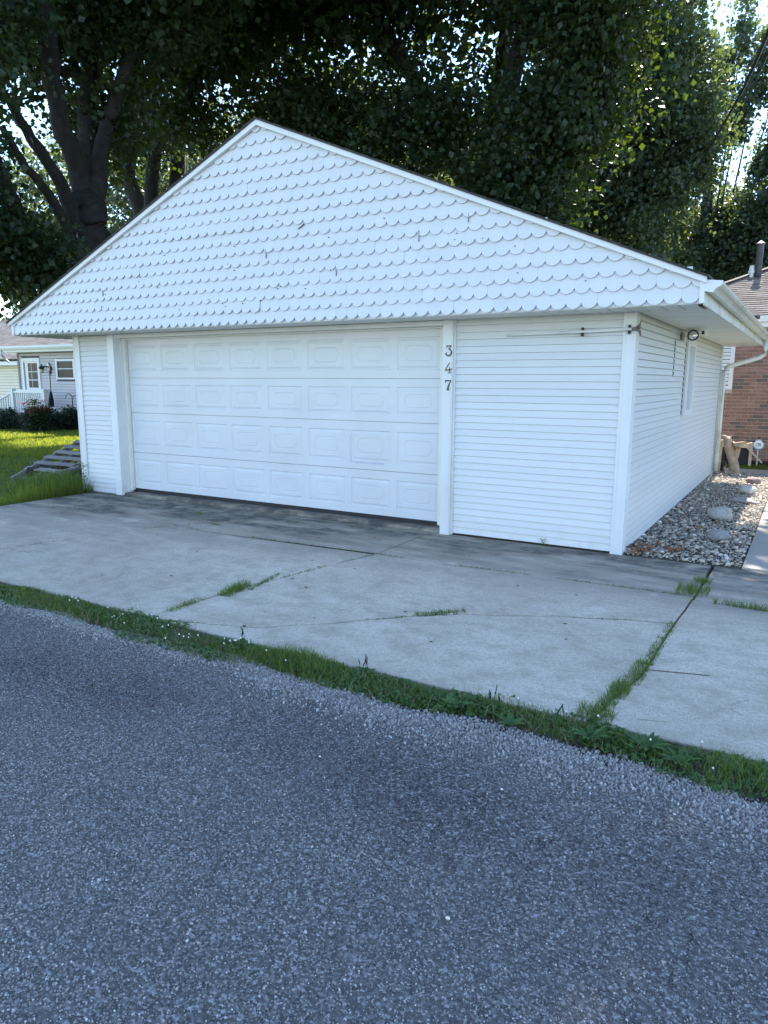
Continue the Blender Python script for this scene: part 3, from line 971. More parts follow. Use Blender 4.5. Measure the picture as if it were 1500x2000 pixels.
for n_, (k_, x, zt, full, q) in enumerate(sh):
    # scallops come in strips of five: a strip shares its small misalignment
    rw = round((zt-2.287)/SHR); st_ = int(math.floor((x+20+0.31*rw)/(SW*5)))
    pr = random.Random(rw*1000+st_)
    jx = 0.0; jy = pr.uniform(-.0022, .0012); jz = pr.uniform(-.004, .003); jr = pr.gauss(0, 0.004)
    if pr.random() < 0.06: jy -= 0.004
    if random.random() < 0.012: jr += random.choice((-1, 1))*0.05; jy -= 0.004; jz -= .004
    if n_ < 300:
        o = link('scallop_shingle', base_me if full else scal_mesh(q).mesh('scallop_shingle', 'shingle_white'), gable, (x+jx, gy0+jy, zt+jz))
        if full: o.rotation_euler = (0, jr, 0)
    else:
        m2 = scal_mesh(q); rest_mb.add([(a+x+jx, b_+gy0+jy, c+zt+jz) for a, b_, c in m2.v], m2.f)
tag(rest_mb.build('scallop_shingles', 'shingle_white', gable), kind='stuff')
# bug holes and nail heads
mb = MB()
holes = []
for i in range(48):
    x = random.uniform(-7.9, -0.2); zt = random.uniform(2.45, zroof(x)-0.25) if zroof(x)-0.25 > 2.5 else 2.45
    if abs(x+4.6) > 1.6 and random.random() < 0.45: x = -4.6+random.gauss(0, 0.9)
    if zt > zroof(x)-0.12: continue
    mb.lathe([(0.005, 0.0), (0.005, 0.012)], (x, gy0-0.028, zt), 8, 'y')
tag(mb.build('nail_heads', 'bug', gable), kind='stuff')
# broken corner of one shingle and cracked joints
mb = MB()
mb.prism([(-3.43, 3.238), (-3.37, 3.266), (-3.347, 3.284), (-3.354, 3.291), (-3.378, 3.272), (-3.432, 3.243)], lambda u, v, w: (u, w, v), gy0-0.0295, gy0-0.020)
mb.build('shingle_crack', 'roofdark', gable)
for (x, z0, z1) in ((-1.98, 2.985, 3.09), (-1.46, 3.11, 3.19), (-3.88, 2.98, 3.07), (-2.95, 2.73, 2.80), (-6.6, 2.72, 2.80)):
    mb = MB(); mb.prism([(x, z0), (x+0.0025, z0), (x+0.0065, (z0+z1)/2), (x+0.0015, z1), (x-0.001, z1), (x+0.004, (z0+z1)/2)], lambda u, v, w: (u, w, v), gy0-0.0285, gy0-0.018)
    mb.build('shingle_crack', 'roofdark', gable)

# end boards, rake boards, roof
mb = MB(); mb.box(xr+0.001, 0.628, -0.568, -0.50, 2.283, 2.452); mb.build('end_board', 'trim', gar)
mb = MB(); mb.box(-8.60, xl-0.001, -0.568, -0.50, 2.283, 2.437); mb.build('end_board', 'trim', gar)
for (xa, za, xb, zb) in ((AP[0], 4.343, 0.640, 2.435), (AP[0], 4.343, -8.640, 2.408)):
    mb = MB()
    mb.prism([(xa, za), (xb, zb), (xb, zb+0.046), (xa, za+0.054)], lambda u, v, w: (u, w, v), -0.592, -0.557)
    mb.prism([(xa, za-0.003), (xb, zb-0.003), (xb, zb+0.010), (xa, za+0.010)], lambda u, v, w: (u, w, v), -0.5655, -0.5575)
    mb.build('rake_board', 'trim', gar)
def roofslab(xa, za, xb, zb, nm):
    mb = MB()
    mb.prism([(xa, za), (xb, zb), (xb, zb+0.012), (xa, za+0.012)], lambda u, v, w: (u, w, v), -0.607, D+0.45)
    # course edges running along the ridge direction
    n_ = 26
    for i in range(n_):
        t0 = i/n_; t1 = (i+1)/n_
        xi, zi = xa+(xb-xa)*t0, za+(zb-za)*t0; xj, zj = xa+(xb-xa)*t1, za+(zb-za)*t1
        mb.prism([(xi, zi+0.014), (xj, zj+0.014), (xj, zj+0.021), (xi, zi+0.016)], lambda u, v, w: (u, w, v), -0.612, D+0.455)
    return mb.build('roof', 'roofdark', gar)
roofslab(AP[0], 4.399, 0.66, 2.473, 'r'); roofslab(AP[0], 4.399, -8.66, 2.446, 'l')

# soffit planks
sp = MB(); sp.prism([(0.0, 0.0), (0.092, 0.0), (0.090, 0.010), (0.002, 0.010)], lambda u, v, w: (w, u, v), 0.0, 0.60)
spm = sp.mesh('soffit_plank', 'soffit')
sof = MB().box(-0.02, 0.612, 0.0, D+0.40, H+0.012, H+0.03).build('soffit', 'sheath', gar)
y = 0.004
while y < D+0.30:
    link('soffit_plank', spm, sof, (0.012, y, H)); y += 0.1
y = 0.004
while y < D+0.30:
    link('soffit_plank', spm, sof, (-8.604, y, H)); y += 0.1
sp = MB(); sp.prism([(0.0, 0.0), (0.139, 0.0), (0.137, 0.010), (0.002, 0.010)], lambda u, v, w: (u, w, v), -0.488, -0.004)
spm2 = sp.mesh('soffit_plank', 'soffit')
x = -8.55
while x < 0.5:
    link('soffit_plank', spm2, sof, (x, 0, H)); x += 0.147
mb = MB(); mb.box(-8.60, 0.60, -0.522, -0.489, H-0.004, H+0.012); mb.build('soffit_trim', 'trim', gar)
mb = MB(); mb.box(-8.61, -7.95, 0.0, D+0.40, H+0.012, H+0.03); mb.build('soffit', 'soffit', gar)
mb = MB(); mb.box(0.613, 0.630, -0.498, D+0.40, H-0.012, 2.44); mb.build('fascia', 'gutter', gar)
mb = MB(); mb.box(-8.63, -8.613, -0.498, D+0.40, H-0.012, 2.42); mb.build('fascia', 'trim', gar)

# K-style gutter with seam, end cap and spikes
prof = [(0.632, 2.462), (0.632, 2.378), (0.690, 2.368), (0.700, 2.385), (0.715, 2.402), (0.738, 2.412), (0.752, 2.430), (0.756, 2.446), (0.744, 2.448), (0.742, 2.434), (0.730, 2.420), (0.706, 2.410), (0.692, 2.394), (0.684, 2.377), (0.640, 2.386), (0.640, 2.462)]
def gut(y0, y1, dz):
    mb = MB(); mb.prism(prof, lambda u, v, w: (u, w, v-dz-0.006*(w-y0)/(y1-y0)), y0, y1); return mb
gutter = gut(-0.552, 3.30, 0.0).build('gutter', 'gutter', gar)
gut(3.26, D+0.38, 0.004).build('gutter_length', 'gutter', gutter)
mb = MB(); mb.prism([(0.628, 2.464), (0.627, 2.374), (0.691, 2.363), (0.704, 2.386), (0.722, 2.400), (0.744, 2.410), (0.758, 2.433), (0.758, 2.450)], lambda u, v, w: (u, w, v), -0.566, -0.5525)
mb.build('end_cap', 'trim', gutter)
mb = MB()
for y in (0.8, 2.4, 4.2, 5.8): mb.bar((0.63, y, 2.44), (0.757, y, 2.436), 0.018, 0.006)
for y in (6.75, 6.95): mb.bar((0.752, y, 2.40), (0.765, y, 2.44), 0.02, 0.02)
mb.build('gutter_strap', 'gutter', gutter)
# downspout
mb = MB()
pp = [(0.69, 7.22, 2.38), (0.688, 7.22, 2.21), (0.675, 7.22, 2.14), (0.62, 7.22, 2.085), (0.55, 7.22, 2.055), (0.13, 7.22, 1.925), (0.075, 7.22, 1.895), (0.062, 7.22, 1.84), (0.062, 7.22, 0.06)]
mb.tube(pp, 0.040, 8)
mb.build('downspout', 'gutter', gar, smooth=True)

# side window
win = MB().box(-0.012, -0.004, 3.10, 3.80, 1.24, 2.20).build('window', 'blind', gar)
mb = MB()
mb.box(-0.010, 0.030, 3.055, 3.24, 1.215, 2.20); mb.box(-0.010, 0.030, 3.72, 3.83, 1.215, 2.20); mb.box(-0.010, 0.034, 3.24, 3.72, 1.215, 1.285); mb.box(-0.010, 0.030, 3.24, 3.72, 2.115, 2.20)
mb.build('window_frame', 'trim', win)
mb = MB(); mb.box(0.002, 0.010, 3.24, 3.72, 1.285, 2.115); mb.box(0.010, 0.013, 3.24, 3.72, 1.36, 1.375); mb.build('window_pane', 'blind', win)
mb = MB()
for i in range(13): mb.box(0.0, 0.004, 3.02, 3.056, 1.24+i*PI_, 1.24+i*PI_+0.045)
mb.build('siding_gap', 'bug', side)
mb = MB()
for i in range(6): mb.box(0.001, 0.0075, 2.185, 2.20, 1.725+i*PI_, 1.725+i*PI_+0.05)
mb.build('siding_gap', 'bug', side)

# flood light under the soffit, with sensor
fl = MB().lathe([(0.0, 0.0), (0.045, 0.0), (0.045, 0.015), (0.0, 0.015)], (0.10, 2.62, H-0.018), 14).build('flood_light', 'trim', gar)
mb = MB(); mb.tube([(0.10, 2.62, H-0.02), (0.12, 2.55, H-0.05), (0.15, 2.48, H-0.075)], 0.012, 8); mb.build('lamp_arm', 'trim', fl)
mb = MB(); mb.lathe([(0.02, 0.13), (0.035, 0.10), (0.045, 0.05), (0.060, 0.01), (0.062, 0.0)], (0.168, 2.36, 2.198), 24, 'y'); mb.build('lamp_head', 'trim', fl, smooth=True)
mb = MB(); mb.lathe([(0.063, 0.004), (0.064, -0.010), (0.054, -0.010), (0.053, 0.002)], (0.168, 2.36, 2.198), 24, 'y'); mb.build('lamp_rim', 'darkmetal', fl)
mb = MB(); mb.lathe([(0.054, 0.0), (0.050, -0.008), (0.030, -0.014), (0.010, -0.017), (0.001, -0.018)], (0.168, 2.36, 2.198), 24, 'y'); mb.build('lamp_lens', 'glass_lamp', fl, smooth=True)
mb = MB(); mb.box(0.27, 0.33, 2.16, 2.26, 2.185, 2.245); mb.bar((0.12, 2.6, 2.265), (0.28, 2.24, 2.25), 0.02, 0.02); mb.build('motion_sensor', 'soffit', fl)
mb = MB(); mb.box(0.285, 0.315, 2.155, 2.16, 2.195, 2.235); mb.build('sensor_window', 'black', fl)
mb = MB(); mb.box(-0.002, 0.02, 2.55, 2.75, 2.16, 2.25); mb.build('mount_plate', 'wood_grey', fl)

# ================================================================== THINGS AT THE GARAGE
# telescoping pole with forked end on clips
t = thing('pole', 'long thin white pole with forked rusty end hung high across the siding', 'pole', (-0.6, -0.05, 2.1))
mb = MB(); mb.tube([(-1.24, -0.048, 2.110), (-0.68, -0.048, 2.116)], 0.011, 8); mb.tube([(-0.70, -0.048, 2.116), (-0.03, -0.048, 2.130)], 0.014, 8)
mb.build('shaft', 'trim', t, smooth=True)
for x, zz in ((-0.484, 2.120), (-0.052, 2.130)):
    mb = MB(); mb.box(x-0.009, x+0.009, -0.068, -0.022, zz-0.042, zz-0.012); mb.box(x-0.009, x+0.009, -0.055, -0.022, zz+0.016, zz+0.040); mb.box(x-0.012, x+0.012, -0.030, -0.022, zz-0.02, zz+0.02)
    mb.build('clip', 'black', t)
mb = MB(); mb.tube([(-0.03, -0.048, 2.13), (0.02, -0.048, 2.135)], [0.014, 0.02], 8)
mb.tube([(0.01, -0.048, 2.137), (0.035, -0.045, 2.16), (0.045, -0.04, 2.20)], [0.016, 0.013, 0.006], 7)
mb.tube([(0.01, -0.048, 2.133), (0.04, -0.045, 2.11), (0.05, -0.04, 2.07)], [0.016, 0.013, 0.007], 7)
mb.tube([(0.015, -0.048, 2.135), (0.055, -0.06, 2.14)], [0.012, 0.005], 7)
mb.build('fork', 'rust', t, smooth=True)

# pallet leaning in the grass at the left wall
t = thing('pallet', 'weathered grey wooden pallet tilted in the grass by the left wall', 'pallet', (-9.6, 0.8, 0))
ux = Vector((1, 0.0, 0)); uy = Vector((-0.08, 0.93, 0.33)).normalized(); un = ux.cross(uy)
O = Vector((-10.02, 0.10, 0.06))
for u_ in (0.02, 0.50, 0.97):
    mb = MB(); mb.bar(O+ux*u_-un*0.06, O+ux*u_+uy*1.55-un*0.06, 0.045, 0.09, up=tuple(un)); mb.build('stringer', 'wood_grey', t)
for i in range(7):
    if i == 0: continue
    a = O+uy*(0.10+0.225*i)+ux*random.uniform(-.03, .02); b_ = O+uy*(0.10+0.225*i+random.uniform(-.02, .02))+ux*(1.0+random.uniform(-.03, .04))
    mb = MB(); mb.bar(a, b_, 0.095, 0.018, up=tuple(un)); mb.build('slat', 'wood_grey', t)
for i in range(3):
    a = O+uy*(0.15+0.5*i)-un*0.115; mb = MB(); mb.bar(a, a+ux, 0.09, 0.018, up=tuple(un)); mb.build('slat', 'wood_grey', t)
mb = MB(); mb.bar((-9.30, -0.08, 0.05), (-8.80, 0.52, 0.26), 0.09, 0.025)
tag(mb.build('loose_plank', 'wood_grey'), 'loose grey board lying along the lower edge of the pallet', 'plank')
mb = MB(); mb.tube([(-9.9, 0.35, 0.10), (-9.35, 0.75, 0.14), (-8.8, 1.1, 0.2)], [0.09, 0.11, 0.10], 9, wob=0.15)
tag(mb.build('log', 'bark'), 'dark log under the open end of the pallet', 'log')

# ================================================================== RIGHT BACKGROUND: brick house
bh = thing('brick_house', 'red brick house with brown shingle roof behind the gravel bed', 'house', (2, 12, 0))
BY = 9.90
wallb = MB().box(-4.5, 8.0, BY+0.012, BY+0.2, 0.0, 2.74).build('wall', 'mortar', bh)
bl, bhh, cz = 0.204, 0.064, 0.0745
bme = MB().box(0.0, bl, 0.0, 0.09, 0.0, bhh).mesh('brick', 'brick')
bhalf = MB().box(0.0, 0.097, 0.0, 0.09, 0.0, bhh).mesh('brick', 'brick')
cand = []
rowi = 0
z = 0.02
wx0, wx1, wz0, wz1 = -0.86, -0.02, 1.50, 2.68
while z < 2.68:
    x = -4.5+(0.107 if rowi % 2 else 0.0)
    while x < 7.9:
        a_, b_ = x, x+bl
        if z+bhh > wz0-0.01:
            if a_ < wx0 < b_: b_ = wx0-0.008
            elif a_ < wx1 < b_: a_ = wx1+0.008
            elif wx0 <= a_ and b_ <= wx1: a_ = b_
        if b_-a_ > 0.03: cand.append((a_, z, (b_-a_)/bl))
        x += bl+0.010
    z += cz; rowi += 1
cand.sort(key=lambda c: abs(c[0]-0.42))
rb = MB()
for i, (x, z, sx_) in enumerate(cand):
    dy = random.uniform(-.002, .002)
    if i < 300: link('brick', bme, wallb, (x, BY+dy, z)).scale = (sx_, 1, 1)
    else: rb.box(x, x+bl*sx_, BY+dy, BY+0.012, z, z+bhh)
tag(rb.build('bricks', 'brick', wallb), kind='stuff')
wn_ = MB().box(-0.86, -0.08, BY+0.0, BY+0.01, 1.56, 2.66).build('window', 'pane', bh)
mb = MB(); mb.box(-0.86, -0.02, BY-0.03, BY-0.001, 1.50, 1.58); mb.box(-0.10, -0.02, BY-0.03, BY-0.001, 1.581, 2.66); mb.box(-0.86, -0.78, BY-0.03, BY-0.001, 1.581, 2.66)
mb.build('window_frame', 'pipe_white', wn_)
mb = MB()
for i in range(14): mb.box(-0.78, -0.10, BY-0.012, BY-0.004, 1.60+i*0.075, 1.60+i*0.075+0.062)
mb.build('shutter_slat', 'pipe_white', wn_)
mb = MB(); mb.box(-5.2, 8.6, BY-0.40, BY+0.02, 2.73, 2.75); mb.build('soffit', 'trim', bh)
mb = MB(); mb.box(-5.2, 8.6, BY-0.43, BY-0.40, 2.74, 2.93); mb.build('fascia', 'pipe_white', bh)
mb = MB(); mb.prism([(0, 2.83), (-0.10, 2.83), (-0.13, 2.90), (-0.13, 2.945), (-0.11, 2.945), (-0.10, 2.86), (0, 2.86)], lambda u, v, w: (w, BY-0.431+u, v), 0.42, 8.6); mb.build('gutter', 'pipe_white', bh)
def shingle_roof(xa, xb, y0, z0, slope, nrow, hipl, mat, parent, pitch=0.14, tabw=0.32):
    V = []; F = []; T = []
    for i in range(nrow):
        ya, yb = y0+i*pitch*0.92, y0+(i+1)*pitch*0.92+0.01
        za, zb = z0+(ya-y0)*slope+0.014, z0+(yb-y0)*slope+0.002
        x = xa+hipl*(ya-y0)+random.uniform(-.2, 0)
        xe = xb
        while x < xe:
            w = tabw*random.uniform(.55, 1.3)
            x1 = min(x+w, xe)
            lift = random.uniform(0, 0.006)
            o = len(V); tn = random.random()
            xs = max(x, xa+hipl*(ya-y0))
            V += [(xs, ya, za-0.016), (x1, ya, za-0.016), (xs, ya, za+lift), (x1, ya, za+lift), (x1, yb, zb), (xs, yb, zb)]
            F += [(o, o+1, o+3, o+2), (o+2, o+3, o+4, o+5)]
            T += [tn]*6
            x = x1+0.004
    o = link('roof_shingles', npmesh('roof_shingles', np.array(V), np.array(F), mat, np.array(T)), parent)
    return tag(o, kind='stuff')
SL = 0.42
ry0, rz0 = BY-0.45, 2.95
hx = 0.62                     # hip runs back and to the right
mb = MB()
hipx = lambda y: -2.36+(y-ry0)*0.86
mb.prism([(ry0, rz0-0.012), (ry0+3.9, rz0-0.012+3.9*SL), (ry0+3.9, rz0-0.06+3.9*SL), (ry0, rz0-0.06)], lambda u, v, w: (w if w > 0 else hipx(u)+0.03, u, v), -1, 8.6)
roofb = mb.build('roof', 'roofdark', bh)
shingle_roof(-2.36, 8.6, ry0, rz0, SL, 30, 0.86, 'roof_brown', roofb)
mb = MB()
for i in range(22):
    ya = ry0+i*0.18; yb = ya+0.20
    mb.bar((hipx(ya), ya, rz0+(ya-ry0)*SL+0.03), (hipx(yb), yb, rz0+(yb-ry0)*SL+0.025), 0.24, 0.012)
mb.build('hip_cap', 'roofdark', roofb)
mb = MB(); mb.add([(hipx(ry0), ry0, rz0), (hipx(ry0+3.9), ry0+3.9, rz0+3.9*SL), (-2.36, ry0+9, rz0)], [(0, 1, 2)]); mb.build('roof_side', 'roofdark', roofb)
mb = MB(); mb.tube([(0.125, 12.0, 3.9), (0.125, 12.0, 4.72)], 0.073, 14); mb.tube([(0.125, 12.0, 4.72), (0.125, 12.0, 4.735)], [0.095, 0.095], 14); mb.tube([(0.125, 12, 4.735), (0.125, 12, 4.80)], [0.105, 0.02], 14); mb.tube([(0.125, 12, 3.95), (0.125, 12, 4.05)], [0.13, 0.075], 14)
mb.build('flue_pipe', 'pipe_dark', bh, smooth=False)
mb = MB(); mb.tube([(-0.012, 12.0, 3.88), (-0.012, 12.0, 4.22)], 0.05, 12); mb.tube([(-0.012, 12, 4.10), (-0.012, 12, 4.16)], 0.072, 12); mb.tube([(-0.012, 12, 4.22), (-0.012, 12, 4.27)], [0.055, 0.045], 12)
mb.build('vent_pipe', 'pipe_white', bh)

# plants bed strip in front of the brick wall
mb = MB(); mb.box(-3, 8, 9.45, 9.905, -0.05, 0.03); tag(mb.build('mulch_bed', 'mulch'), 'dark mulch at the foot of the brick wall', kind='structure')

# driftwood bird bath
t = thing('driftwood_stand', 'bleached driftwood stump carrying a wooden tray on the sunlit gravel', 'garden ornament', (0.36, 7.35, 0))
mb = MB()
mb.tube([(0.37, 7.35, -0.01), (0.365, 7.35, 0.05), (0.345, 7.35, 0.18), (0.30, 7.35, 0.33), (0.245, 7.35, 0.48), (0.215, 7.35, 0.60), (0.20, 7.36, 0.68)], [0.125, 0.095, 0.080, 0.078, 0.085, 0.07, 0.045], 14, wob=0.14)
mb.tube([(0.335, 7.35, 0.22), (0.37, 7.34, 0.36), (0.385, 7.34, 0.46), (0.395, 7.33, 0.53)], [0.06, 0.05, 0.05, 0.055], 10, wob=0.15)
mb.tube([(0.22, 7.35, 0.60), (0.19, 7.35, 0.66), (0.13, 7.36, 0.69), (0.09, 7.36, 0.66)], [0.05, 0.04, 0.028, 0.02], 9, wob=0.2)
mb.tube([(0.235, 7.35, 0.62), (0.265, 7.35, 0.70)], [0.03, 0.008], 7)
mb.tube([(0.34, 7.32, 0.02), (0.22, 7.28, 0.04), (0.20, 7.28, 0.12), (0.235, 7.3, 0.19)], [0.05, 0.03, 0.022, 0.012], 8, wob=0.2)
mb.build('stump', 'driftwood', t, smooth=True)
mb = MB()
nn = 22
vs_ = []
for ring, (rr, zz) in enumerate(((0.10, 0.505), (0.165, 0.512), (0.170, 0.59), (0.150, 0.592), (0.125, 0.545), (0.02, 0.540))):
    for k_ in range(nn):
        a = 2*math.pi*k_/nn
        wv = 1+0.08*math.sin(3*a+1)+0.05*math.sin(7*a)
        vs_.append((0.455+rr*wv*math.cos(a), 7.33+rr*wv*0.9*math.sin(a), zz+(0.012*math.sin(4*a+ring) if 1 < ring < 4 else 0)))
fs = [(i*nn+k_, i*nn+(k_+1) % nn, (i+1)*nn+(k_+1) % nn, (i+1)*nn+k_) for i in range(5) for k_ in range(nn)]
fs += [tuple(range(nn))[::-1], tuple(range(5*nn, 6*nn))]
mb.add(vs_, fs); mb.build('tray', 'driftwood', t)

# wooden frame with dark skirting (table) behind it
t = thing('wooden_stand', 'low pale timber stand with dark boxes beneath against the brick wall', 'stand', (0.2, 9.2, 0))
mb = MB(); mb.box(-0.35, 0.52, 9.02, 9.40, 0.39, 0.42); mb.build('top', 'wood_pale', t)
mb = MB(); mb.box(-0.35, 0.52, 9.0, 9.018, 0.36, 0.43); mb.build('rail', 'wood_pale', t)
for x in (-0.34, 0.47):
    mb = MB(); mb.box(x, x+0.055, 9.01, 9.06, 0.0, 0.388); mb.build('leg', 'wood_pale', t)
mb = MB(); mb.bar((0.41, 8.985, 0.39), (0.72, 8.985, 0.08), 0.03, 0.03); mb.build('brace', 'wood_pale', t)
for x in (-0.27, 0.15):
    mb = MB(); mb.box(x, x+0.30, 9.08, 9.36, 0.03, 0.345); mb.box(x-0.006, x+0.306, 9.07, 9.37, 0.345, 0.36)
    tag(mb.build('storage_box', 'skirt'), 'dark box under the timber stand, '+('left of the driftwood stump' if x < 0 else 'right of the driftwood stump'), 'box', 'dark boxes under the timber stand')

# round garden sign on a stake
t = thing('garden_sign', 'round white and navy sign on a short stake by the brick wall', 'sign', (0.61, 9.25, 0))
SX, SY, SZ = 0.613, 9.25, 0.418
mb = MB(); mb.lathe([(0.116, 0.0), (0.116, 0.012)], (SX, SY, SZ), 32, 'y'); mb.build('rim', 'signblue', t)
mb = MB()
for k_ in range(14):
    a = 2*math.pi*(k_+0.5)/14
    if 0.35 < a < 0.75 or 2.3 < a < 2.9: continue
    pts = [(SX+r_*math.cos(a+da), SZ+r_*math.sin(a+da)) for r_, da in ((0.084, -.20), (0.110, -.18), (0.112, 0.0), (0.110, .18), (0.084, .20))]
    mb.prism(pts, lambda u, v, w: (u, w, v), SY-0.003, SY-0.0005)
mb.build('rim_scallop', 'signsilver', t)
mb = MB(); mb.lathe([(0.083, -0.006), (0.085, -0.0005)], (SX, SY, SZ), 28, 'y'); mb.build('face', 'signwhite', t)
mb = MB()
def stroke(pts, w=0.008):
    for i in range(len(pts)-1):
        mb.bar((SX+pts[i][0], SY-0.0075, SZ+pts[i][1]), (SX+pts[i+1][0], SY-0.0075, SZ+pts[i+1][1]), w, 0.003, up=(0, 1, 0))
stroke([(-.022+.026*math.cos(R(a)), .026*math.sin(R(a))) for a in range(50, 311, 20)])
stroke([(-.004, -.026), (-.004, .026), (.010, .024), (.016, .012), (.008, .002), (-.004, 0)])
stroke([(.044, .020), (.034, .026), (.024, .020), (.024, .008), (.034, .001), (.044, -.006), (.044, -.018), (.034, -.026), (.020, -.020)])
mb.build('lettering', 'black', t)
mb = MB(); mb.box(SX-0.01, SX+0.01, SY+0.001, SY+0.015, 0.0, 0.31); mb.build('stake', 'trim', t)
mb = MB(); mb.lathe([(0.02, 0), (0.022, 0.02), (0.012, 0.035)], (SX, SY+0.006, SZ+0.115), 10); mb.build('finial', 'black', t)

# boards leaning at the rear corner, pot
for (a, b_, w, lab, hgt) in (((0.075, 7.46, 0.0), (0.095, 7.42, 0.62), 0.07, 'pale board leaning upright at the rear corner of the garage', 0.02),
                        ((0.02, 7.50, 0.0), (0.08, 7.40, 0.60), 0.05, 'narrow leaning board against the downspout at the garage corner', 0.03)):
    mb = MB(); mb.bar(a, b_, w, hgt, up=(0, 1, 0)); tag(mb.build('plank', 'wood_pale'), lab, 'plank')
t = thing('plant_pot', 'small dark pot behind the leaning boards at the garage corner', 'pot', (0.13, 7.75, 0))
mb = MB(); mb.lathe([(0.05, 0.0), (0.065, 0.18), (0.07, 0.18), (0.07, 0.20), (0.058, 0.20), (0.055, 0.15)], (0.13, 7.75, 0.0), 16); mb.build('body', 'pot', t)
mb = MB(); mb.lathe([(0.03, 0.149), (0.056, 0.151)], (0.13, 7.75, 0), 12); mb.build('soil', 'mulch', t)

# boulders
def boulder(name, x, y, sx, sy, sz, mat, label, seed, sink=0.14):
    r_ = np.random.default_rng(seed)
    d = np.ones(len(IV3))
    for f_, a_ in ((1.3, .16), (2.3, .10), (4.5, .045), (9, .02)):
        d += a_*np.sin(IV3@r_.normal(size=3)*f_+r_.uniform(0, 6))
    V = IV3*d[:, None]*[sx, sy, sz]
    V[:, 2] += sz*(1-2*sink)+0.01
    me = npmesh(name, V, IF3, mat, smooth=True)
    o = link(name, me, None, (x, y, 0)); o.rotation_euler = (0, 0, r_.uniform(-.3, .3))
    return tag(o, label, 'rock', 'boulders on the gravel bed')
IV3, IF3 = ico(4)
boulder('boulder', 0.74, 1.12, 0.125, 0.09, 0.070, 'boulder_dark', 'flat dark grey boulder nearest the driveway on the pebbles', 1)
boulder('boulder', 0.62, 2.44, 0.130, 0.10, 0.095, 'boulder', 'large pale grey boulder in the middle of the gravel bed', 2)
boulder('boulder', 0.80, 3.90, 0.16, 0.08, 0.045, 'boulder_dark', 'long low slab of dark stone behind the large pale boulder', 3)
boulder('boulder', 0.76, 4.85, 0.12, 0.10, 0.075, 'boulder', 'small tan boulder beyond the long low slab of stone', 4)
boulder('boulder', 0.74, 6.15, 0.11, 0.09, 0.06, 'boulder_red', 'reddish boulder at the edge of the sunlit gravel', 5)
# dry leaves on the pebbles
n = 150
P = np.stack([np.concatenate([rng.normal(0.16, 0.07, 75), rng.normal(0.42, 0.03, 25), rng.uniform(0.05, 1.0, 50)]),
              np.concatenate([rng.normal(0.22, 0.13, 75), rng.normal(0.28, 0.05, 25), rng.uniform(0.1, 5, 50)]), rng.uniform(0.035, 0.055, 150)], 1)
V, F, tn = leaf_quads(P, 0.04, rng.random(150), droop=0)
V[:, 2] = np.maximum(V[:, 2], 0.02)
tag(link('dry_leaves', npmesh('dry_leaves', V, F, 'dryleaf', tn)), 'rust coloured dry leaves scattered on the pebbles', 'leaves', kind='stuff')

# overhead cables
def cable(pts, r0, r1, label):
    P = [Vector(p_) for p_ in pts]
    out = []
    for i in range(len(P)-1):
        for s_ in range(8): out.append(P[i].lerp(P[i+1], s_/8))
    out.append(P[-1])
    # smooth
    for _ in range(6): out = [out[0]]+[(out[i-1]+out[i]*2+out[i+1])/4 for i in range(1, len(out)-1)]+[out[-1]]
    mb = MB(); mb.tube(out, [r0+(r1-r0)*i/(len(out)-1) for i in range(len(out))], 6)
    return tag(mb.build('overhead_cable', 'wire', smooth=True), label, 'cable', 'overhead cables')
cable([(1.1, 2.2, 6.7), (0.496, 5.87, 6.99), (-0.27, 9.93, 7.40), (-1.71, 15.92, 7.88), (-3.92, 22.9, 7.63), (-5.1, 25.9, 6.95)], 0.028, 0.028, 'thick black cable dropping across the right trees')
cable([(0.9, 3.5, 6.9), (0.318, 7.896, 7.28), (-1.21, 15.9, 8.20), (-3.55, 23.93, 7.96)], 0.013, 0.013, 'thin cable right of the thick black one')

# ================================================================== LEFT BACKGROUND: grey house
GY = 9.50
gh = thing('grey_house', 'lilac grey sided house with porch door and dark window', 'house', (-21, 12, 0))
GX0, GX1 = -24.0, -14.0
wallg = MB().box(GX0, GX1, GY+0.012, GY+0.2, 0.0, 2.62).build('wall', 'sheath_dark', gh)
mb = MB(); mb.box(GX0, GX0+0.2, GY+0.201, 18, 0, 2.62); mb.build('side_wall', 'greysiding', gh)
def gboard(L):
    mb = MB(); mb.prism([(0, 0), (0.022, 0.0), (0.012, 0.088), (0, 0.088)], lambda u, v, w: (w, -u, v), 0, L); return mb
DX0, DX1 = -23.78, -22.72
WX0, WX1, WZ0, WZ1 = -21.80, -20.76, 1.66, 2.37
me_full = gboard(GX1-GX0-0.08).mesh('siding_board', 'greysiding')
me_a = gboard(DX0-GX0-0.09).mesh('siding_board', 'greysiding'); me_b = gboard(GX1-DX1-0.01).mesh('siding_board', 'greysiding')
me_b1 = gboard(WX0-DX1-0.01).mesh('siding_board', 'greysiding'); me_b2 = gboard(GX1-WX1-0.01).mesh('siding_board', 'greysiding')
z = 0.30
while z < 2.60:
    if 0.40 < z < 2.44:
        link('siding_board', me_a, wallg, (GX0+0.08, GY+0.011, z))
        if WZ0-0.1 < z < WZ1:
            link('siding_board', me_b1, wallg, (DX1+0.005, GY+0.011, z)); link('siding_board', me_b2, wallg, (WX1+0.005, GY+0.011, z))
        else: link('siding_board', me_b, wallg, (DX1+0.005, GY+0.011, z))
    else: link('siding_board', me_full, wallg, (GX0+0.08, GY+0.011, z))
    z += 0.1
mb = MB(); mb.box(GX0-0.03, GX0+0.075, GY-0.02, GY+0.05, 0.0, 2.6); mb.build('corner_trim', 'wood_grey', gh)
mb = MB(); mb.box(GX0, GX1, GY-0.01, GY+0.01, 0.0, 0.295); mb.build('foundation', 'mortar', gh)
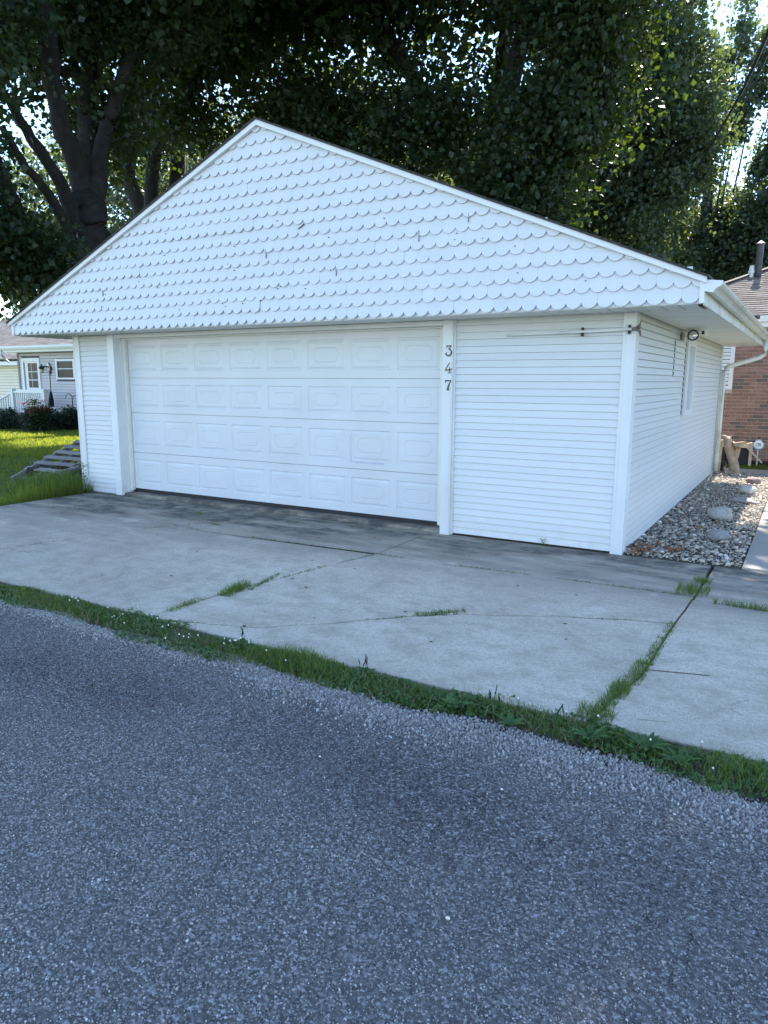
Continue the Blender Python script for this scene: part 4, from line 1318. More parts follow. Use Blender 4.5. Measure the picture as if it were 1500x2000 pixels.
mb = MB(); mb.box(GX0-0.45, GX1, GY-0.40, GY+0.1, 2.61, 2.63); mb.box(GX0-0.45, GX1, GY-0.43, GY-0.40, 2.62, 2.80); mb.build('fascia', 'trim', gh)
mb = MB(); mb.prism([(0, 2.70), (-0.09, 2.70), (-0.13, 2.77), (-0.13, 2.83), (-0.115, 2.83), (-0.1, 2.73), (0, 2.73)], lambda u, v, w: (w, GY-0.431+u, v), GX0-0.5, GX1); mb.build('gutter', 'pipe_white', gh)
mb = MB(); mb.tube([(GX0-0.28, GY-0.46, 2.72), (GX0-0.30, GY-0.46, 2.55), (GX0-0.5, GY-0.2, 2.40), (GX0-0.75, GY+0.1, 2.3)], 0.04, 8); mb.build('downspout', 'pipe_white', gh)
gr = MB(); gr.prism([(GY-0.45, 2.80), (GY+4.5, 2.80+4.95*0.36), (GY+4.5, 2.74+4.95*0.36), (GY-0.45, 2.74)], lambda u, v, w: (w, u, v), GX0-0.45, GX1)
grf = gr.build('roof', 'roofdark', gh)
shingle_roof(GX0-0.5, GX1, GY-0.47, 2.83, 0.36, 36, 0.0, 'roof_tan', grf)
# door
dr = MB().box(DX0+0.12, DX1-0.12, GY-0.004, GY+0.008, 0.50, 2.33).build('door', 'trim', gh)
mb = MB(); mb.box(DX0, DX0+0.12, GY-0.04, GY+0.01, 0.5, 2.42); mb.box(DX1-0.12, DX1, GY-0.04, GY+0.01, 0.5, 2.42); mb.box(DX0+0.12, DX1-0.12, GY-0.04, GY+0.01, 2.30, 2.42); mb.build('door_frame', 'trim', dr)
mb = MB(); mb.box(DX0+0.34, DX1-0.16, GY-0.012, GY-0.005, 1.36, 2.24); mb.build('pane', 'pane', dr)
mb = MB()
mb.box(DX0+0.545, DX0+0.565, GY-0.018, GY-0.0125, 1.36, 2.24); mb.box(DX0+0.34, DX1-0.16, GY-0.0175, GY-0.0125, 1.62, 1.65); mb.box(DX0+0.34, DX1-0.16, GY-0.0175, GY-0.0125, 1.92, 1.94)
mb.build('glazing_bar', 'trim', dr)
mb = MB(); mb.box(DX0+0.125, DX0+0.16, GY-0.012, GY-0.005, 0.6, 2.25); mb.build('screen_edge', 'wood_grey', dr)
# window
wg = MB().box(WX0, WX1, GY-0.006, GY+0.008, WZ0, WZ1).build('window', 'pane', gh)
mb = MB(); mb.box(WX0, WX0+0.085, GY-0.04, GY+0.0, WZ0, WZ1); mb.box(WX1-0.085, WX1, GY-0.04, GY+0.0, WZ0, WZ1); mb.box(WX0+0.085, WX1-0.085, GY-0.04, GY, WZ0, WZ0+0.06); mb.box(WX0+0.085, WX1-0.085, GY-0.04, GY, WZ1-0.08, WZ1); mb.build('window_frame', 'trim', wg)
mb = MB(); mb.box(WX0+0.085, WX1-0.085, GY-0.02, GY-0.007, 2.015, 2.04); mb.build('meeting_rail', 'trim', wg)
# wall lantern
ln = MB().box(-22.30, -22.12, GY-0.025, GY+0.0, 1.98, 2.22).build('wall_lantern', 'trim', gh)
mb = MB(); mb.lathe([(0.05, 0.0), (0.075, 0.16), (0.11, 0.17), (0.06, 0.24), (0.015, 0.26), (0.012, 0.34)], (-22.36, GY-0.20, 1.88), 6); mb.bar((-22.2, GY-0.02, 2.1), (-22.36, GY-0.20, 2.12), 0.05, 0.05); mb.build('lamp_body', 'black', ln)
mb = MB(); mb.lathe([(0.052, 0.02), (0.07, 0.13)], (-22.36, GY-0.205, 1.88), 6); mb.build('lamp_glass', 'glass_lamp', ln)
# bird-like ornament
t = thing('wall_ornament', 'dark red winged ornament on the grey siding left of the window', 'ornament', (-22.1, GY-0.03, 2.0))
mb = MB()
mb.prism([(-22.19, 2.24), (-22.15, 2.25), (-22.07, 2.13), (-22.03, 2.05), (-22.10, 2.06), (-22.14, 2.14)], lambda u, v, w: (u, w, v), GY-0.05, GY-0.03); mb.build('wing', 'ornament', t)
mb = MB(); mb.prism([(-22.10, 2.06), (-22.04, 2.05), (-22.07, 1.92), (-22.13, 1.80), (-22.17, 1.84), (-22.15, 1.95)], lambda u, v, w: (u, w, v), GY-0.055, GY-0.035); mb.build('wing', 'ornament', t)
mb = MB(); mb.tube([(-22.14, GY-0.05, 2.05), (-22.06, GY-0.06, 2.05), (-21.98, GY-0.06, 2.03)], [0.015, 0.03, 0.012], 8); mb.build('body', 'ornament', t)

# beige wing further back and left
be = thing('beige_house', 'beige sided house wing left of the grey house', 'house', (-29, 14, 0))
BYY = 11.5
wb_ = MB().box(-36, -24.05, BYY+0.012, BYY+0.2, 0, 2.30).build('wall', 'sheath_dark', be)
mb_ = MB(); mb_.prism([(0, 0), (0.024, 0.0), (0.012, 0.107), (0, 0.107)], lambda u, v, w: (w, -u, v), 0, 11.9); bem = mb_.mesh('siding_board', 'beigesiding')
for i in range(17): link('siding_board', bem, wb_, (-36, BYY+0.011, 0.2+i*0.12))
mb = MB(); mb.box(-36.4, -24.05, BYY-0.40, BYY-0.36, 2.22, 2.42); mb.box(-36.4, -24.05, BYY-0.36, BYY+0.1, 2.26, 2.28); mb.build('fascia', 'trim', be)
gr = MB(); gr.prism([(BYY-0.42, 2.44), (BYY+5, 2.44+5.42*0.42), (BYY+5, 2.38+5.42*0.42), (BYY-0.42, 2.38)], lambda u, v, w: (w, u, v), -36.4, -24.05); bf = gr.build('roof', 'roofdark', be)
shingle_roof(-36.4, -24.05, BYY-0.44, 2.46, 0.42, 38, 0.0, 'roof_tan', bf)

# porch with railing
pc = thing('porch', 'white railed porch with steps in front of the grey house door', 'porch', (-21.8, 8.8, 0))
mb = MB(); mb.box(-22.9, -20.45, 8.02, GY-0.05, 0.40, 0.50); mb.box(-22.86, -20.5, 8.1, GY-0.1, 0.0, 0.40); mb.build('deck', 'wood_grey', pc)
def rail_run(a, b_, n_, z0a, z0b, z1a, z1b):
    a = Vector(a); b_ = Vector(b_)
    mb = MB(); mb.bar((a.x, a.y, z1a), (b_.x, b_.y, z1b), 0.07, 0.06); mb.build('rail', 'trim', pc)
    mb = MB(); mb.bar((a.x, a.y, z0a), (b_.x, b_.y, z0b), 0.05, 0.06); mb.build('rail', 'trim', pc)
    for i in range(1, n_):
        p_ = a.lerp(b_, i/n_); f_ = i/n_
        mb = MB(); mb.box(p_.x-0.022, p_.x+0.022, p_.y-0.02, p_.y+0.02, z0a+(z0b-z0a)*f_+0.03, z1a+(z1b-z1a)*f_-0.03); mb.build('baluster', 'trim', pc)
for x, y in ((-22.13, 8.0), (-20.42, 8.0)):
    mb = MB(); mb.box(x-0.065, x+0.065, y-0.065, y+0.065, 0.0, 1.30); mb.box(x-0.08, x+0.08, y-0.08, y+0.08, 1.30, 1.325); mb.prism([(-.06, 1.325), (.06, 1.325), (0, 1.36)], lambda u, v, w: (x+u, w, v), y-0.06, y+0.06)
    mb.build('post', 'trim', pc)
rail_run((-22.06, 8.0, 0), (-20.49, 8.0, 0), 15, 0.58, 0.58, 1.24, 1.24)
rail_run((-22.19, 8.0, 0), (-23.3, 8.0, 0), 8, 0.52, 0.16, 1.22, 0.84)
rail_run((-22.3, GY-0.1, 0), (-24.6, GY-0.1, 0), 14, 0.56, 0.56, 1.26, 1.26)
for i in range(3):
    mb = MB(); mb.box(-22.95-0.28*(i+1), -22.95-0.28*i+0.03, 8.05, GY-0.3, 0.36-0.13*i, 0.40-0.13*i); mb.build('step', 'wood_grey', pc)
mb = MB(); mb.box(-23.36, -23.24, 7.94, 8.06, 0.0, 0.92); mb.build('post', 'trim', pc)

# closed parasol-like pole
t = thing('garden_pole', 'thin dark pole flaring at its lower end behind the red flowering bush', 'pole', (-21.85, 9.25, 0))
mb = MB(); mb.tube([(-21.90, 9.25, 0.0), (-21.84, 9.25, 1.95)], 0.016, 6); mb.build('shaft', 'umbrella', t)
mb = MB(); mb.tube([(-21.90, 9.25, 0.70), (-21.885, 9.25, 0.95), (-21.865, 9.25, 1.20), (-21.862, 9.25, 1.25)], [0.10, 0.085, 0.04, 0.02], 9, wob=0.2); mb.build('cloth', 'umbrella', t)
# shepherd's hook
t = thing('plant_hook', 'double armed black shepherd hook standing by the dark shrub', 'garden hook', (-20.3, 8.9, 0))
mb = MB(); mb.tube([(-20.24, 8.9, 0.0), (-20.24, 8.9, 1.05)], 0.016, 6); mb.build('stake', 'darkmetal', t)
for s_ in (-1, 1):
    pts = [(-20.24, 8.9, 0.9)]+[(-20.24+s_*(0.17-0.17*math.cos(R(a))), 8.9, 1.02+0.16*math.sin(R(a))) for a in range(0, 200, 20)]
    if s_ > 0: pts = [(p_[0], p_[1], p_[2]-0.06) for p_ in pts]
    mb = MB(); mb.tube(pts, 0.012, 6); mb.build('arm', 'darkmetal', t)

# planting bed
mb = MB(); mb.prism([(-24.5, 7.0), (-23.0, 7.15), (-21.2, 8.5), (-19.0, 9.3), (-19.0, 9.5), (-24.5, 9.5)], lambda u, v, w: (u, v, w), -0.1, 0.0)
tag(mb.build('planting_bed', 'mulch'), 'dark planting bed along the grey house', kind='structure')
def shrub(name, label, blobs, size, mat, per=40, clump=0.16, cat='shrub', group=None, stems=6, extra=None):
    b0 = blobs[0]
    t = thing(name, label, cat, (b0[0], b0[1], 0), group)
    P, Cn, T, Zf = crown_points(blobs, clump, per, 0.5)
    P[:, 2] = np.maximum(P[:, 2], 0.03)
    V, F, tn = leaf_quads(P, size, T, droop=0.0)
    link('foliage', npmesh('foliage', V, F, mat, tn), t)
    mb = MB()
    for i in range(stems):
        c = Cn[random.randrange(len(Cn))]
        mb.tube([(b0[0]+random.uniform(-.1, .1), b0[1]+random.uniform(-.1, .1), 0), tuple(c)], [0.014, 0.005], 5, cap=False)
    mb.build('stem', 'bark', t)
    if extra:
        P, Cn, T, Zf = crown_points(extra[0], 0.10, extra[3], 0.5)
        V, F, tn = leaf_quads(P, extra[1], T, droop=0.0)
        link('blossom', npmesh('blossom', V, F, extra[2], tn), t)
    return t
shrub('shrub', 'bush with dark red flowers beside the porch railing', [(-20.35, 7.75, 0.36, 0.42, 0.36, 0.38, 140)], 0.07, 'shrub_dark', extra=([(-20.3, 7.65, 0.66, 0.42, 0.30, 0.16, 34), (-20.75, 7.6, 0.55, 0.2, 0.15, 0.12, 14)], 0.055, 'redflower', 9))
shrub('shrub', 'pale yellow green sunlit shrub at the left foot of the porch steps', [(-22.75, 7.35, 0.30, 0.55, 0.35, 0.32, 130)], 0.065, 'shrub_lit', per=30)
shrub('shrub', 'dark low shrub under the shepherd hook against the garage edge', [(-20.05, 8.95, 0.28, 0.45, 0.35, 0.34, 120)], 0.07, 'shrub_dark')
shrub('ground_cover_plant', 'low spreading dark green plant at the front of the planting bed', [(-20.9, 8.75, 0.10, 0.75, 0.3, 0.14, 150), (-21.7, 8.0, 0.12, 0.6, 0.3, 0.16, 120)], 0.06, 'shrub_dark', cat='plant')
shrub('ground_cover_plant', 'dark reddish tangled perennial below the porch deck', [(-22.2, 7.7, 0.22, 0.5, 0.25, 0.22, 120)], 0.07, 'shrub_dark', cat='plant')

# ================================================================== TREES
M1 = [
 [(-12.15,4.35,-0.1,.60),(-12.18,4.33,0.6,.50),(-12.55,4.12,2.81,0.45),(-12.70,4.08,4.15,0.42),(-12.66,4.14,5.13,0.40),(-12.65,4.14,5.50,0.36)],
 [(-12.68,4.10,5.20,0.27),(-12.63,3.85,6.21,0.22),(-12.47,3.39,6.87,0.20),(-12.20,3.08,7.87,0.17),(-11.82,2.76,9.10,0.13),(-11.4,2.4,11,0.07)],
 [(-12.67,4.12,5.30,0.26),(-12.83,4.24,6.34,0.22),(-13.01,4.49,7.69,0.19),(-13.26,4.98,9.99,0.15),(-13.4,5.3,13,0.06)],
 [(-12.60,4.21,5.30,0.22),(-12.49,4.34,6.42,0.18),(-12.40,4.45,6.95,0.16),(-12.07,4.54,7.64,0.14),(-11.58,4.64,8.48,0.12),(-11.15,4.66,9.55,0.09),(-10.6,4.7,11.5,0.05)],
 [(-12.75,4.02,4.70,0.19),(-12.59,3.40,5.70,0.14),(-12.48,2.69,6.39,0.11),(-12.25,2.15,6.85,0.08),(-12.0,1.4,7.4,0.05)],
 [(-12.85,3.88,4.50,0.15),(-12.50,3.01,5.41,0.10),(-12.19,2.24,5.86,0.08),(-11.92,1.74,6.23,0.06)],
 [(-12.79,3.97,2.61,0.32),(-12.41,3.15,3.59,0.25),(-12.03,2.29,4.15,0.20),(-11.64,1.45,4.53,0.16),(-11.41,0.68,4.79,0.11),(-11.1,-0.3,5.2,0.05)],
]
M1.append([(-12.0,2.3,4.12,.17),(-11.95,1.7,5.2,.15),(-11.9,1.1,6.6,.12),(-11.9,.6,8.6,.07)])
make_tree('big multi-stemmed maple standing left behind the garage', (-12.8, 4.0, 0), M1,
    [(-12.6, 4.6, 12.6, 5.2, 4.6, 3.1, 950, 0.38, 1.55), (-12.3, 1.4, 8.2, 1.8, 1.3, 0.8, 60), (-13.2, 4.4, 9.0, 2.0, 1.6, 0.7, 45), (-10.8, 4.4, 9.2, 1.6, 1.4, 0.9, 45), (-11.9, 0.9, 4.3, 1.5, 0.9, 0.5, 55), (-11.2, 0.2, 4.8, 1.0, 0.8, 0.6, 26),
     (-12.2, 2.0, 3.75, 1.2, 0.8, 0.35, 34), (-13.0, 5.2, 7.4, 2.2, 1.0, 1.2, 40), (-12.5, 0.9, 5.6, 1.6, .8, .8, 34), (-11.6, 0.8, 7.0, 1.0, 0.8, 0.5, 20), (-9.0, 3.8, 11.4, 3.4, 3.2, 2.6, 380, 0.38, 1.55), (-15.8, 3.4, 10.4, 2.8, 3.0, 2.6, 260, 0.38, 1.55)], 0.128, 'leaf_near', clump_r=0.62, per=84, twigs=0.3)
M2 = [
 [(-17.8,10.45,-0.1,.42),(-17.81,10.43,3.38,0.30),(-17.86,10.37,6.47,0.26),(-18.16,10.03,8.31,0.24),(-17.86,10.36,11.22,0.20),(-17.77,10.47,13.27,0.12)],
 [(-17.95,11.0,3.0,.26),(-17.97,11.71,6.71,0.28),(-17.81,11.87,8.70,0.26),(-17.66,12.03,10.80,0.22),(-17.45,12.24,13.92,0.1)],
]
make_tree('twin stemmed maple seen between the limbs of the big left maple', (-17.8, 10.5, 0), M2,
    [(-17.6, 10.6, 13.8, 3.8, 3.2, 3.0, 430, 0.38, 1.55), (-16.6, 9.8, 9.6, 1.8, 1.4, 1.1, 46), (-19.0, 10.6, 9.4, 1.6, 1.2, 1.2, 34), (-14.4, 11.4, 13.0, 2.6, 2.6, 2.0, 260, 0.38, 1.55)], 0.15, 'leaf_near', clump_r=0.62, per=62, twigs=0.2)
make_tree('slender maple leaning right behind the garage gable', (-14.9, 7.7, 0),
    [[(-14.95,7.6,-0.1,.28),(-14.85,7.73,5.60,0.20),(-14.65,7.94,7.74,0.18),(-14.28,8.33,8.57,0.15),(-13.77,8.85,9.79,0.12),(-13.37,9.21,11.48,0.08)],
     [(-14.85,7.73,4.6,.13),(-13.6,8.3,6.2,.10),(-12.2,8.9,7.4,.06),(-11.0,9.4,8.2,.03)]],
    [(-12.8, 8.9, 11.8, 3.4, 3.2, 2.8, 480, 0.38, 1.55), (-10.6, 9.2, 8.2, 2.4, 1.8, 1.3, 110), (-13.8, 8.6, 8.6, 1.3, 1.2, 0.8, 26)], 0.14, 'leaf_near', clump_r=0.6, per=74, twigs=0.3)
make_tree('broad dark maple overhanging the garage roof ridge', (-6.2, 10.6, 0),
    [[(-6.2,10.6,-0.1,.55),(-6.2,10.6,3.5,.42),(-6.1,10.5,6.0,.36)], [(-6.1,10.5,5.6,.26),(-5.0,9.4,8.0,.2),(-3.6,8.2,10.6,.14),(-2.4,7.2,13.0,.06)],
     [(-6.1,10.5,5.6,.26),(-7.2,9.6,8.2,.2),(-8.6,8.6,11.0,.13),(-9.6,7.8,13.5,.05)], [(-6.1,10.5,5.8,.28),(-6.0,11.2,9.0,.2),(-5.8,11.6,13.5,.1),(-5.6,11.8,16,.04)],
     [(-6.15,10.55,4.6,.2),(-4.8,9.8,5.8,.14),(-3.5,9.0,6.6,.09),(-2.6,8.5,7.0,.04)], [(-6.15,10.55,4.2,.18),(-7.6,9.8,5.6,.13),(-9.2,9.2,6.6,.08),(-10.2,8.8,7.2,.04)]],
    [(-6.2, 9.0, 12.4, 5.8, 5.0, 3.6, 1400, 0.38, 1.55), (-3.0, 8.2, 8.4, 1.3, 1.5, 1.0, 110, 0.62), (-3.3, 8.4, 7.0, 1.4, 1.5, 0.9, 110, 0.62), (-4.6, 8.8, 5.7, 1.6, 1.5, 0.9, 110, 0.62), (-6.8, 9.2, 7.6, 2.2, 1.8, 1.4, 150, 0.62), (-9.2, 9.2, 7.2, 2.2, 1.7, 1.3, 110, 0.62), (-3.9, 8.2, 5.0, 0.9, 0.8, 0.6, 42, 0.62), (-5.6, 9.0, 4.6, 1.2, 1.0, 0.7, 40, 0.62), (-7.6, 9.4, 5.2, 1.5, 1.2, 0.9, 50, 0.62),
     (-1.0, 5.4, 12.8, 3.0, 3.6, 2.2, 480, 0.38, 1.55), (-4.5, 4.6, 12.6, 3.6, 3.0, 2.2, 420, 0.38, 1.55), (-9.6, 8.2, 12.4, 2.6, 3.4, 2.2, 300, 0.38, 1.55)], 0.124, 'leaf_near', clump_r=0.6, per=90, twigs=0.25)
make_tree('unseen shade maple added right of the walk beyond the picture edge', (6.2, 6.6, 0),  # out-of-view tree, crown put in to shade the driveway and walk
    [[(6.2,6.6,-0.1,.4),(6.2,6.6,4,.32),(5.6,6.6,7,.24),(4.2,6.6,10,.12),(2.8,6.6,12,.04)], [(6.2,6.6,4,.22),(7,6.6,8,.15),(7.5,6.6,12,.05)]],
    [(2.6, 7.4, 11.6, 3.6, 5.2, 2.2, 900, 0.38, 1.55), (7.0, 6.6, 11.0, 2.5, 3.0, 3.0, 200, 0.38, 1.55)], 0.15, 'leaf_near', clump_r=0.6, per=64, twigs=0.1)
# right-hand trees
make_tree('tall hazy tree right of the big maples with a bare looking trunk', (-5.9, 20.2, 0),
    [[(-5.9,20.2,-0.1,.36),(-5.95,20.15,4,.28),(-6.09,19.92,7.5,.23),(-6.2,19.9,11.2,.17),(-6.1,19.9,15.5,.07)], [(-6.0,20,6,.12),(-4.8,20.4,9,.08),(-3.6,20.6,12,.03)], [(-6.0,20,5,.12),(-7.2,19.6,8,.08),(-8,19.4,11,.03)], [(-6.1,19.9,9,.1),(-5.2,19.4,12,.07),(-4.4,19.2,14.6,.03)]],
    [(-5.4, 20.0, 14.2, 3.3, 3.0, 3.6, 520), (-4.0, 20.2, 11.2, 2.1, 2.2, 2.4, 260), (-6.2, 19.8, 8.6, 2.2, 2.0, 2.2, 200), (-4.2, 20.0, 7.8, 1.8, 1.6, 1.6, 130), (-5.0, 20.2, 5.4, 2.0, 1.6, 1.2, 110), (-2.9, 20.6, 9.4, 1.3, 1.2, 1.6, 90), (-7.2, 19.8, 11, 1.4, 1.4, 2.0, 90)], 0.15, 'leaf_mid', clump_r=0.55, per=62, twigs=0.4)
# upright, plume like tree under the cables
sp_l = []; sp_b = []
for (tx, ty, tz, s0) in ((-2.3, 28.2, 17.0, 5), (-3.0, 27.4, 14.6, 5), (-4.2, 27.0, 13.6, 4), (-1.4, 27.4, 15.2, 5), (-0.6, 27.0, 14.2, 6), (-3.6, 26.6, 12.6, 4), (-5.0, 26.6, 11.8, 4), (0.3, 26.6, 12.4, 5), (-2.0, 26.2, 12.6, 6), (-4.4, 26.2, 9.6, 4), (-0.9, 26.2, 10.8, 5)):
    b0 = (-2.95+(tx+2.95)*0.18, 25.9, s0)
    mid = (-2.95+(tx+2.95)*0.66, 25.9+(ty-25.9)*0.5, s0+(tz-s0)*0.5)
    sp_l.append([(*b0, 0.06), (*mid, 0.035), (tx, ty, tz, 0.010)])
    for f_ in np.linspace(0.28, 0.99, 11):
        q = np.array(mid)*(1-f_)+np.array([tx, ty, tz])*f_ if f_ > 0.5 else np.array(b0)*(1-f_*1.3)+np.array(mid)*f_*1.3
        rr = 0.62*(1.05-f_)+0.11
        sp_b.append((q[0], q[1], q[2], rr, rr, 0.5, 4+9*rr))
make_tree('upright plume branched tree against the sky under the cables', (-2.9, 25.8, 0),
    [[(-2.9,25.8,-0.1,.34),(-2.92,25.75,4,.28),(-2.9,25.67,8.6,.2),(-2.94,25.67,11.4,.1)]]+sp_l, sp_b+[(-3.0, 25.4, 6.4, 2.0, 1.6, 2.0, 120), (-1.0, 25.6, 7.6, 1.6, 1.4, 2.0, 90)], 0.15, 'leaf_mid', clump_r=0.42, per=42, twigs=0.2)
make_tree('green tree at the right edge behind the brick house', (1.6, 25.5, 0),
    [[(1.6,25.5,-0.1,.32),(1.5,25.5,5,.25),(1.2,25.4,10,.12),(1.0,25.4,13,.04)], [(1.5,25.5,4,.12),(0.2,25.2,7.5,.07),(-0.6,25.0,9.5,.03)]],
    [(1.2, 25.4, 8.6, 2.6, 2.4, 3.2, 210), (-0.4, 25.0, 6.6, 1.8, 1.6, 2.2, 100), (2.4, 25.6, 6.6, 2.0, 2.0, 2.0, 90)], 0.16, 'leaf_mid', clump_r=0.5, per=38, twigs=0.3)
# far belt of trees, each one its own
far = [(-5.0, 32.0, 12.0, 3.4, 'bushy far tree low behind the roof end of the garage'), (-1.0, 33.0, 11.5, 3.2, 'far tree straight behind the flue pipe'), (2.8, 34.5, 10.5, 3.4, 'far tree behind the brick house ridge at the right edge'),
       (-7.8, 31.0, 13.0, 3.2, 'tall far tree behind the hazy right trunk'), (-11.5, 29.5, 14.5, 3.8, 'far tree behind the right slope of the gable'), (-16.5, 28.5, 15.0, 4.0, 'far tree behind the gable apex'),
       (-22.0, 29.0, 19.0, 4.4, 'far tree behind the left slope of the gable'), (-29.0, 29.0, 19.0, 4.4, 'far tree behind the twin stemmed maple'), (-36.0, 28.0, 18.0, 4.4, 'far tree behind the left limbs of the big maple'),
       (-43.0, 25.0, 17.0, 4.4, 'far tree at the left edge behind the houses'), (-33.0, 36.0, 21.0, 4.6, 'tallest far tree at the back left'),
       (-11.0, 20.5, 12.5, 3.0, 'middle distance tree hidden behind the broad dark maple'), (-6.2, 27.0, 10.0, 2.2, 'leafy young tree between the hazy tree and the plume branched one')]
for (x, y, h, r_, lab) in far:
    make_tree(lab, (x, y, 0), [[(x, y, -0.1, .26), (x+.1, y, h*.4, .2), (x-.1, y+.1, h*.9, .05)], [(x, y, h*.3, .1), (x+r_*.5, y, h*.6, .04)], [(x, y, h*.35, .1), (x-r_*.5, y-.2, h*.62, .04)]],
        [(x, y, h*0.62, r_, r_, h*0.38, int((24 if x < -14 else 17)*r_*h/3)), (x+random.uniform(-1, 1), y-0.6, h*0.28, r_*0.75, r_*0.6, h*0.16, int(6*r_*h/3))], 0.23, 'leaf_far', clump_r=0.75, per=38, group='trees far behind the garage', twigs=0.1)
make_tree('small round sunlit tree above the beige house roof', (-39, 21, 0), [[(-39, 21, 0, .15), (-39, 21, 3.5, .08)]], [(-39, 21, 4.0, 2.4, 2.0, 1.6, 150)], 0.2, 'leaf_far', clump_r=0.5, per=40, group='trees far behind the garage', twigs=0.1)

# ================================================================== GRASS
def blades(X, Y, Hh, Wd, mat, name, lean=0.5, z=0.0, tone=None):
    n = len(X)
    a = rng.uniform(0, 6.28, n); fx = np.cos(a); fy = np.sin(a)
    b = rng.uniform(0, 6.28, n); lx = np.cos(b)*lean*Hh*rng.uniform(.2, 1, n); ly = np.sin(b)*lean*Hh*rng.uniform(.2, 1, n)
    Z = np.broadcast_to(z, (n,))
    p0 = np.stack([X-fx*Wd, Y-fy*Wd, Z], 1); p1 = np.stack([X+fx*Wd, Y+fy*Wd, Z], 1)
    p2 = np.stack([X+lx*.35+fx*Wd*.7, Y+ly*.35+fy*Wd*.7, Z+Hh*.6], 1); p3 = np.stack([X+lx*.35-fx*Wd*.7, Y+ly*.35-fy*Wd*.7, Z+Hh*.6], 1)
    p4 = np.stack([X+lx, Y+ly, Z+Hh*rng.uniform(.75, 1.0, n)], 1)
    V = np.stack([p0, p1, p2, p3, p4], 1).reshape(-1, 3)
    i = np.arange(n)[:, None]*5
    F = np.concatenate([i+[0, 1, 2], i+[0, 2, 3], i+[3, 2, 4]], 0)
    T = rng.random(n) if tone is None else tone
    return npmesh(name, V, F, mat, np.repeat(T, 5))
# lawn left of the garage
n = 52000
X = -7.74-np.abs(rng.uniform(0, 1, n))**1.5*11; Y = rng.uniform(-1.75, 9.0, n)
keep = ~((X > -8.03) & (Y > 0.0)) & ~((Y > 7.3) & (X < -21)) & ((X-1.45)*0.61+(Y+7.04)*0.79 > -6)
X, Y = X[keep], Y[keep]
Hh = rng.uniform(.04, .10, len(X))*(1+0.6*(np.sin(X*1.9)*np.sin(Y*2.3) > 0.3))
dgar = np.hypot(np.maximum(0, -8.0-X)*0.9, np.maximum(0, np.abs(Y-0.4)-1.2))
Hh *= 1+0.9*np.exp(-(dgar/0.7)**2)*rng.uniform(.3, 1, len(X))
edge = np.exp(-((X+7.72)/0.35)**2); Hh *= 1+0.5*edge
o = link('lawn_grass', blades(X, Y, Hh, np.clip(0.0035+0.0004*(-X-7), .003, .009), 'lawnblade', 'lawn_grass', .6, -0.035), None)
tag(o, 'unmown green lawn grass left of the garage', 'grass', kind='stuff')
n = 26000
X = rng.uniform(-24, -12, n); Y = rng.uniform(2.5, 9.2, n)
keep = Y < 7.0+np.clip((X+22.5)*0.75, 0, 2.3)
X, Y = X[keep], Y[keep]
o = link('lawn_grass', blades(X, Y, rng.uniform(.05, .09, len(X)), np.full(len(X), .009), 'lawnblade', 'lawn_grass', .6, -0.035), None)
tag(o, 'sunlit lawn grass in front of the grey house', 'grass', kind='stuff')
n = 6000
o = link('grass_strip', blades(rng.uniform(-1, 3, n), rng.uniform(8.34, 9.44, n), rng.uniform(.04, .09, n), np.full(n, .005), 'lawnblade', 'grass_strip', .5, -0.035), None)
tag(o, 'narrow strip of grass between the brick house and its path', 'grass', kind='stuff')
n = 9000
o = link('lawn_grass', blades(rng.uniform(2.02, 6, n), rng.uniform(0.05, 7.6, n), rng.uniform(.04, .08, n), np.full(n, .005), 'lawnblade', 'lawn_grass', .6, -0.035), None)
tag(o, 'lawn grass right of the narrow walk', 'grass', kind='stuff')
# tall dark weeds at the front left corner of the garage
n = 1500
X = rng.normal(-8.35, .32, n); Y = rng.normal(-0.25, .22, n)
k_ = X < -7.93
o = link('tall_weeds', blades(X[k_], Y[k_], rng.uniform(.15, .42, k_.sum()), np.full(k_.sum(), .005), 'grass', 'tall_weeds', .5, -0.03), None)
tag(o, 'tall dark weeds in front of the pallet at the garage corner', 'weeds', kind='stuff')

def stalk_plant(label, x, y, h, n_, sz, mat='weed', cat='weed', group=None, name='weed_plant'):
    t = thing(name, label, cat, (x, y, 0), group)
    mb = MB(); pts = [(x+0.02*math.sin(i*1.3), y+0.01*math.cos(i*1.7), h*i/6) for i in range(7)]
    mb.tube(pts, [0.006-.0006*i for i in range(7)], 5); mb.build('stem', 'weed', t)
    zz = rng.uniform(0.15*h, h, n_); a = rng.uniform(0, 6.28, n_)
    P = np.stack([x+np.cos(a)*0.012, y+np.sin(a)*0.012, zz], 1)
    d = np.stack([np.cos(a), np.sin(a), rng.uniform(.1, .9, n_)], 1); d = unit(d)
    s_ = sz*rng.uniform(.6, 1.1, n_)[:, None]; sd = np.stack([-np.sin(a), np.cos(a), np.zeros(n_)], 1)
    V = np.stack([P, P+d*s_*.5+sd*s_*.16, P+d*s_, P+d*s_*.5-sd*s_*.16], 1).reshape(-1, 3)
    i = np.arange(n_)[:, None]*4
    link('leaves', npmesh('leaves', V, np.concatenate([i+[0, 1, 2], i+[0, 2, 3]], 0), mat, rng.random(4*n_)), t)
    return t
stalk_plant('leafy stalk growing up the left corner trim of the garage', -7.86, -0.09, 0.42, 34, 0.085)
stalk_plant('second leafy stalk just left of the corner trim', -8.02, -0.12, 0.30, 26, 0.08)
stalk_plant('small weed under the siding right of the garage door', -0.78, -0.02, 0.07, 16, 0.05)

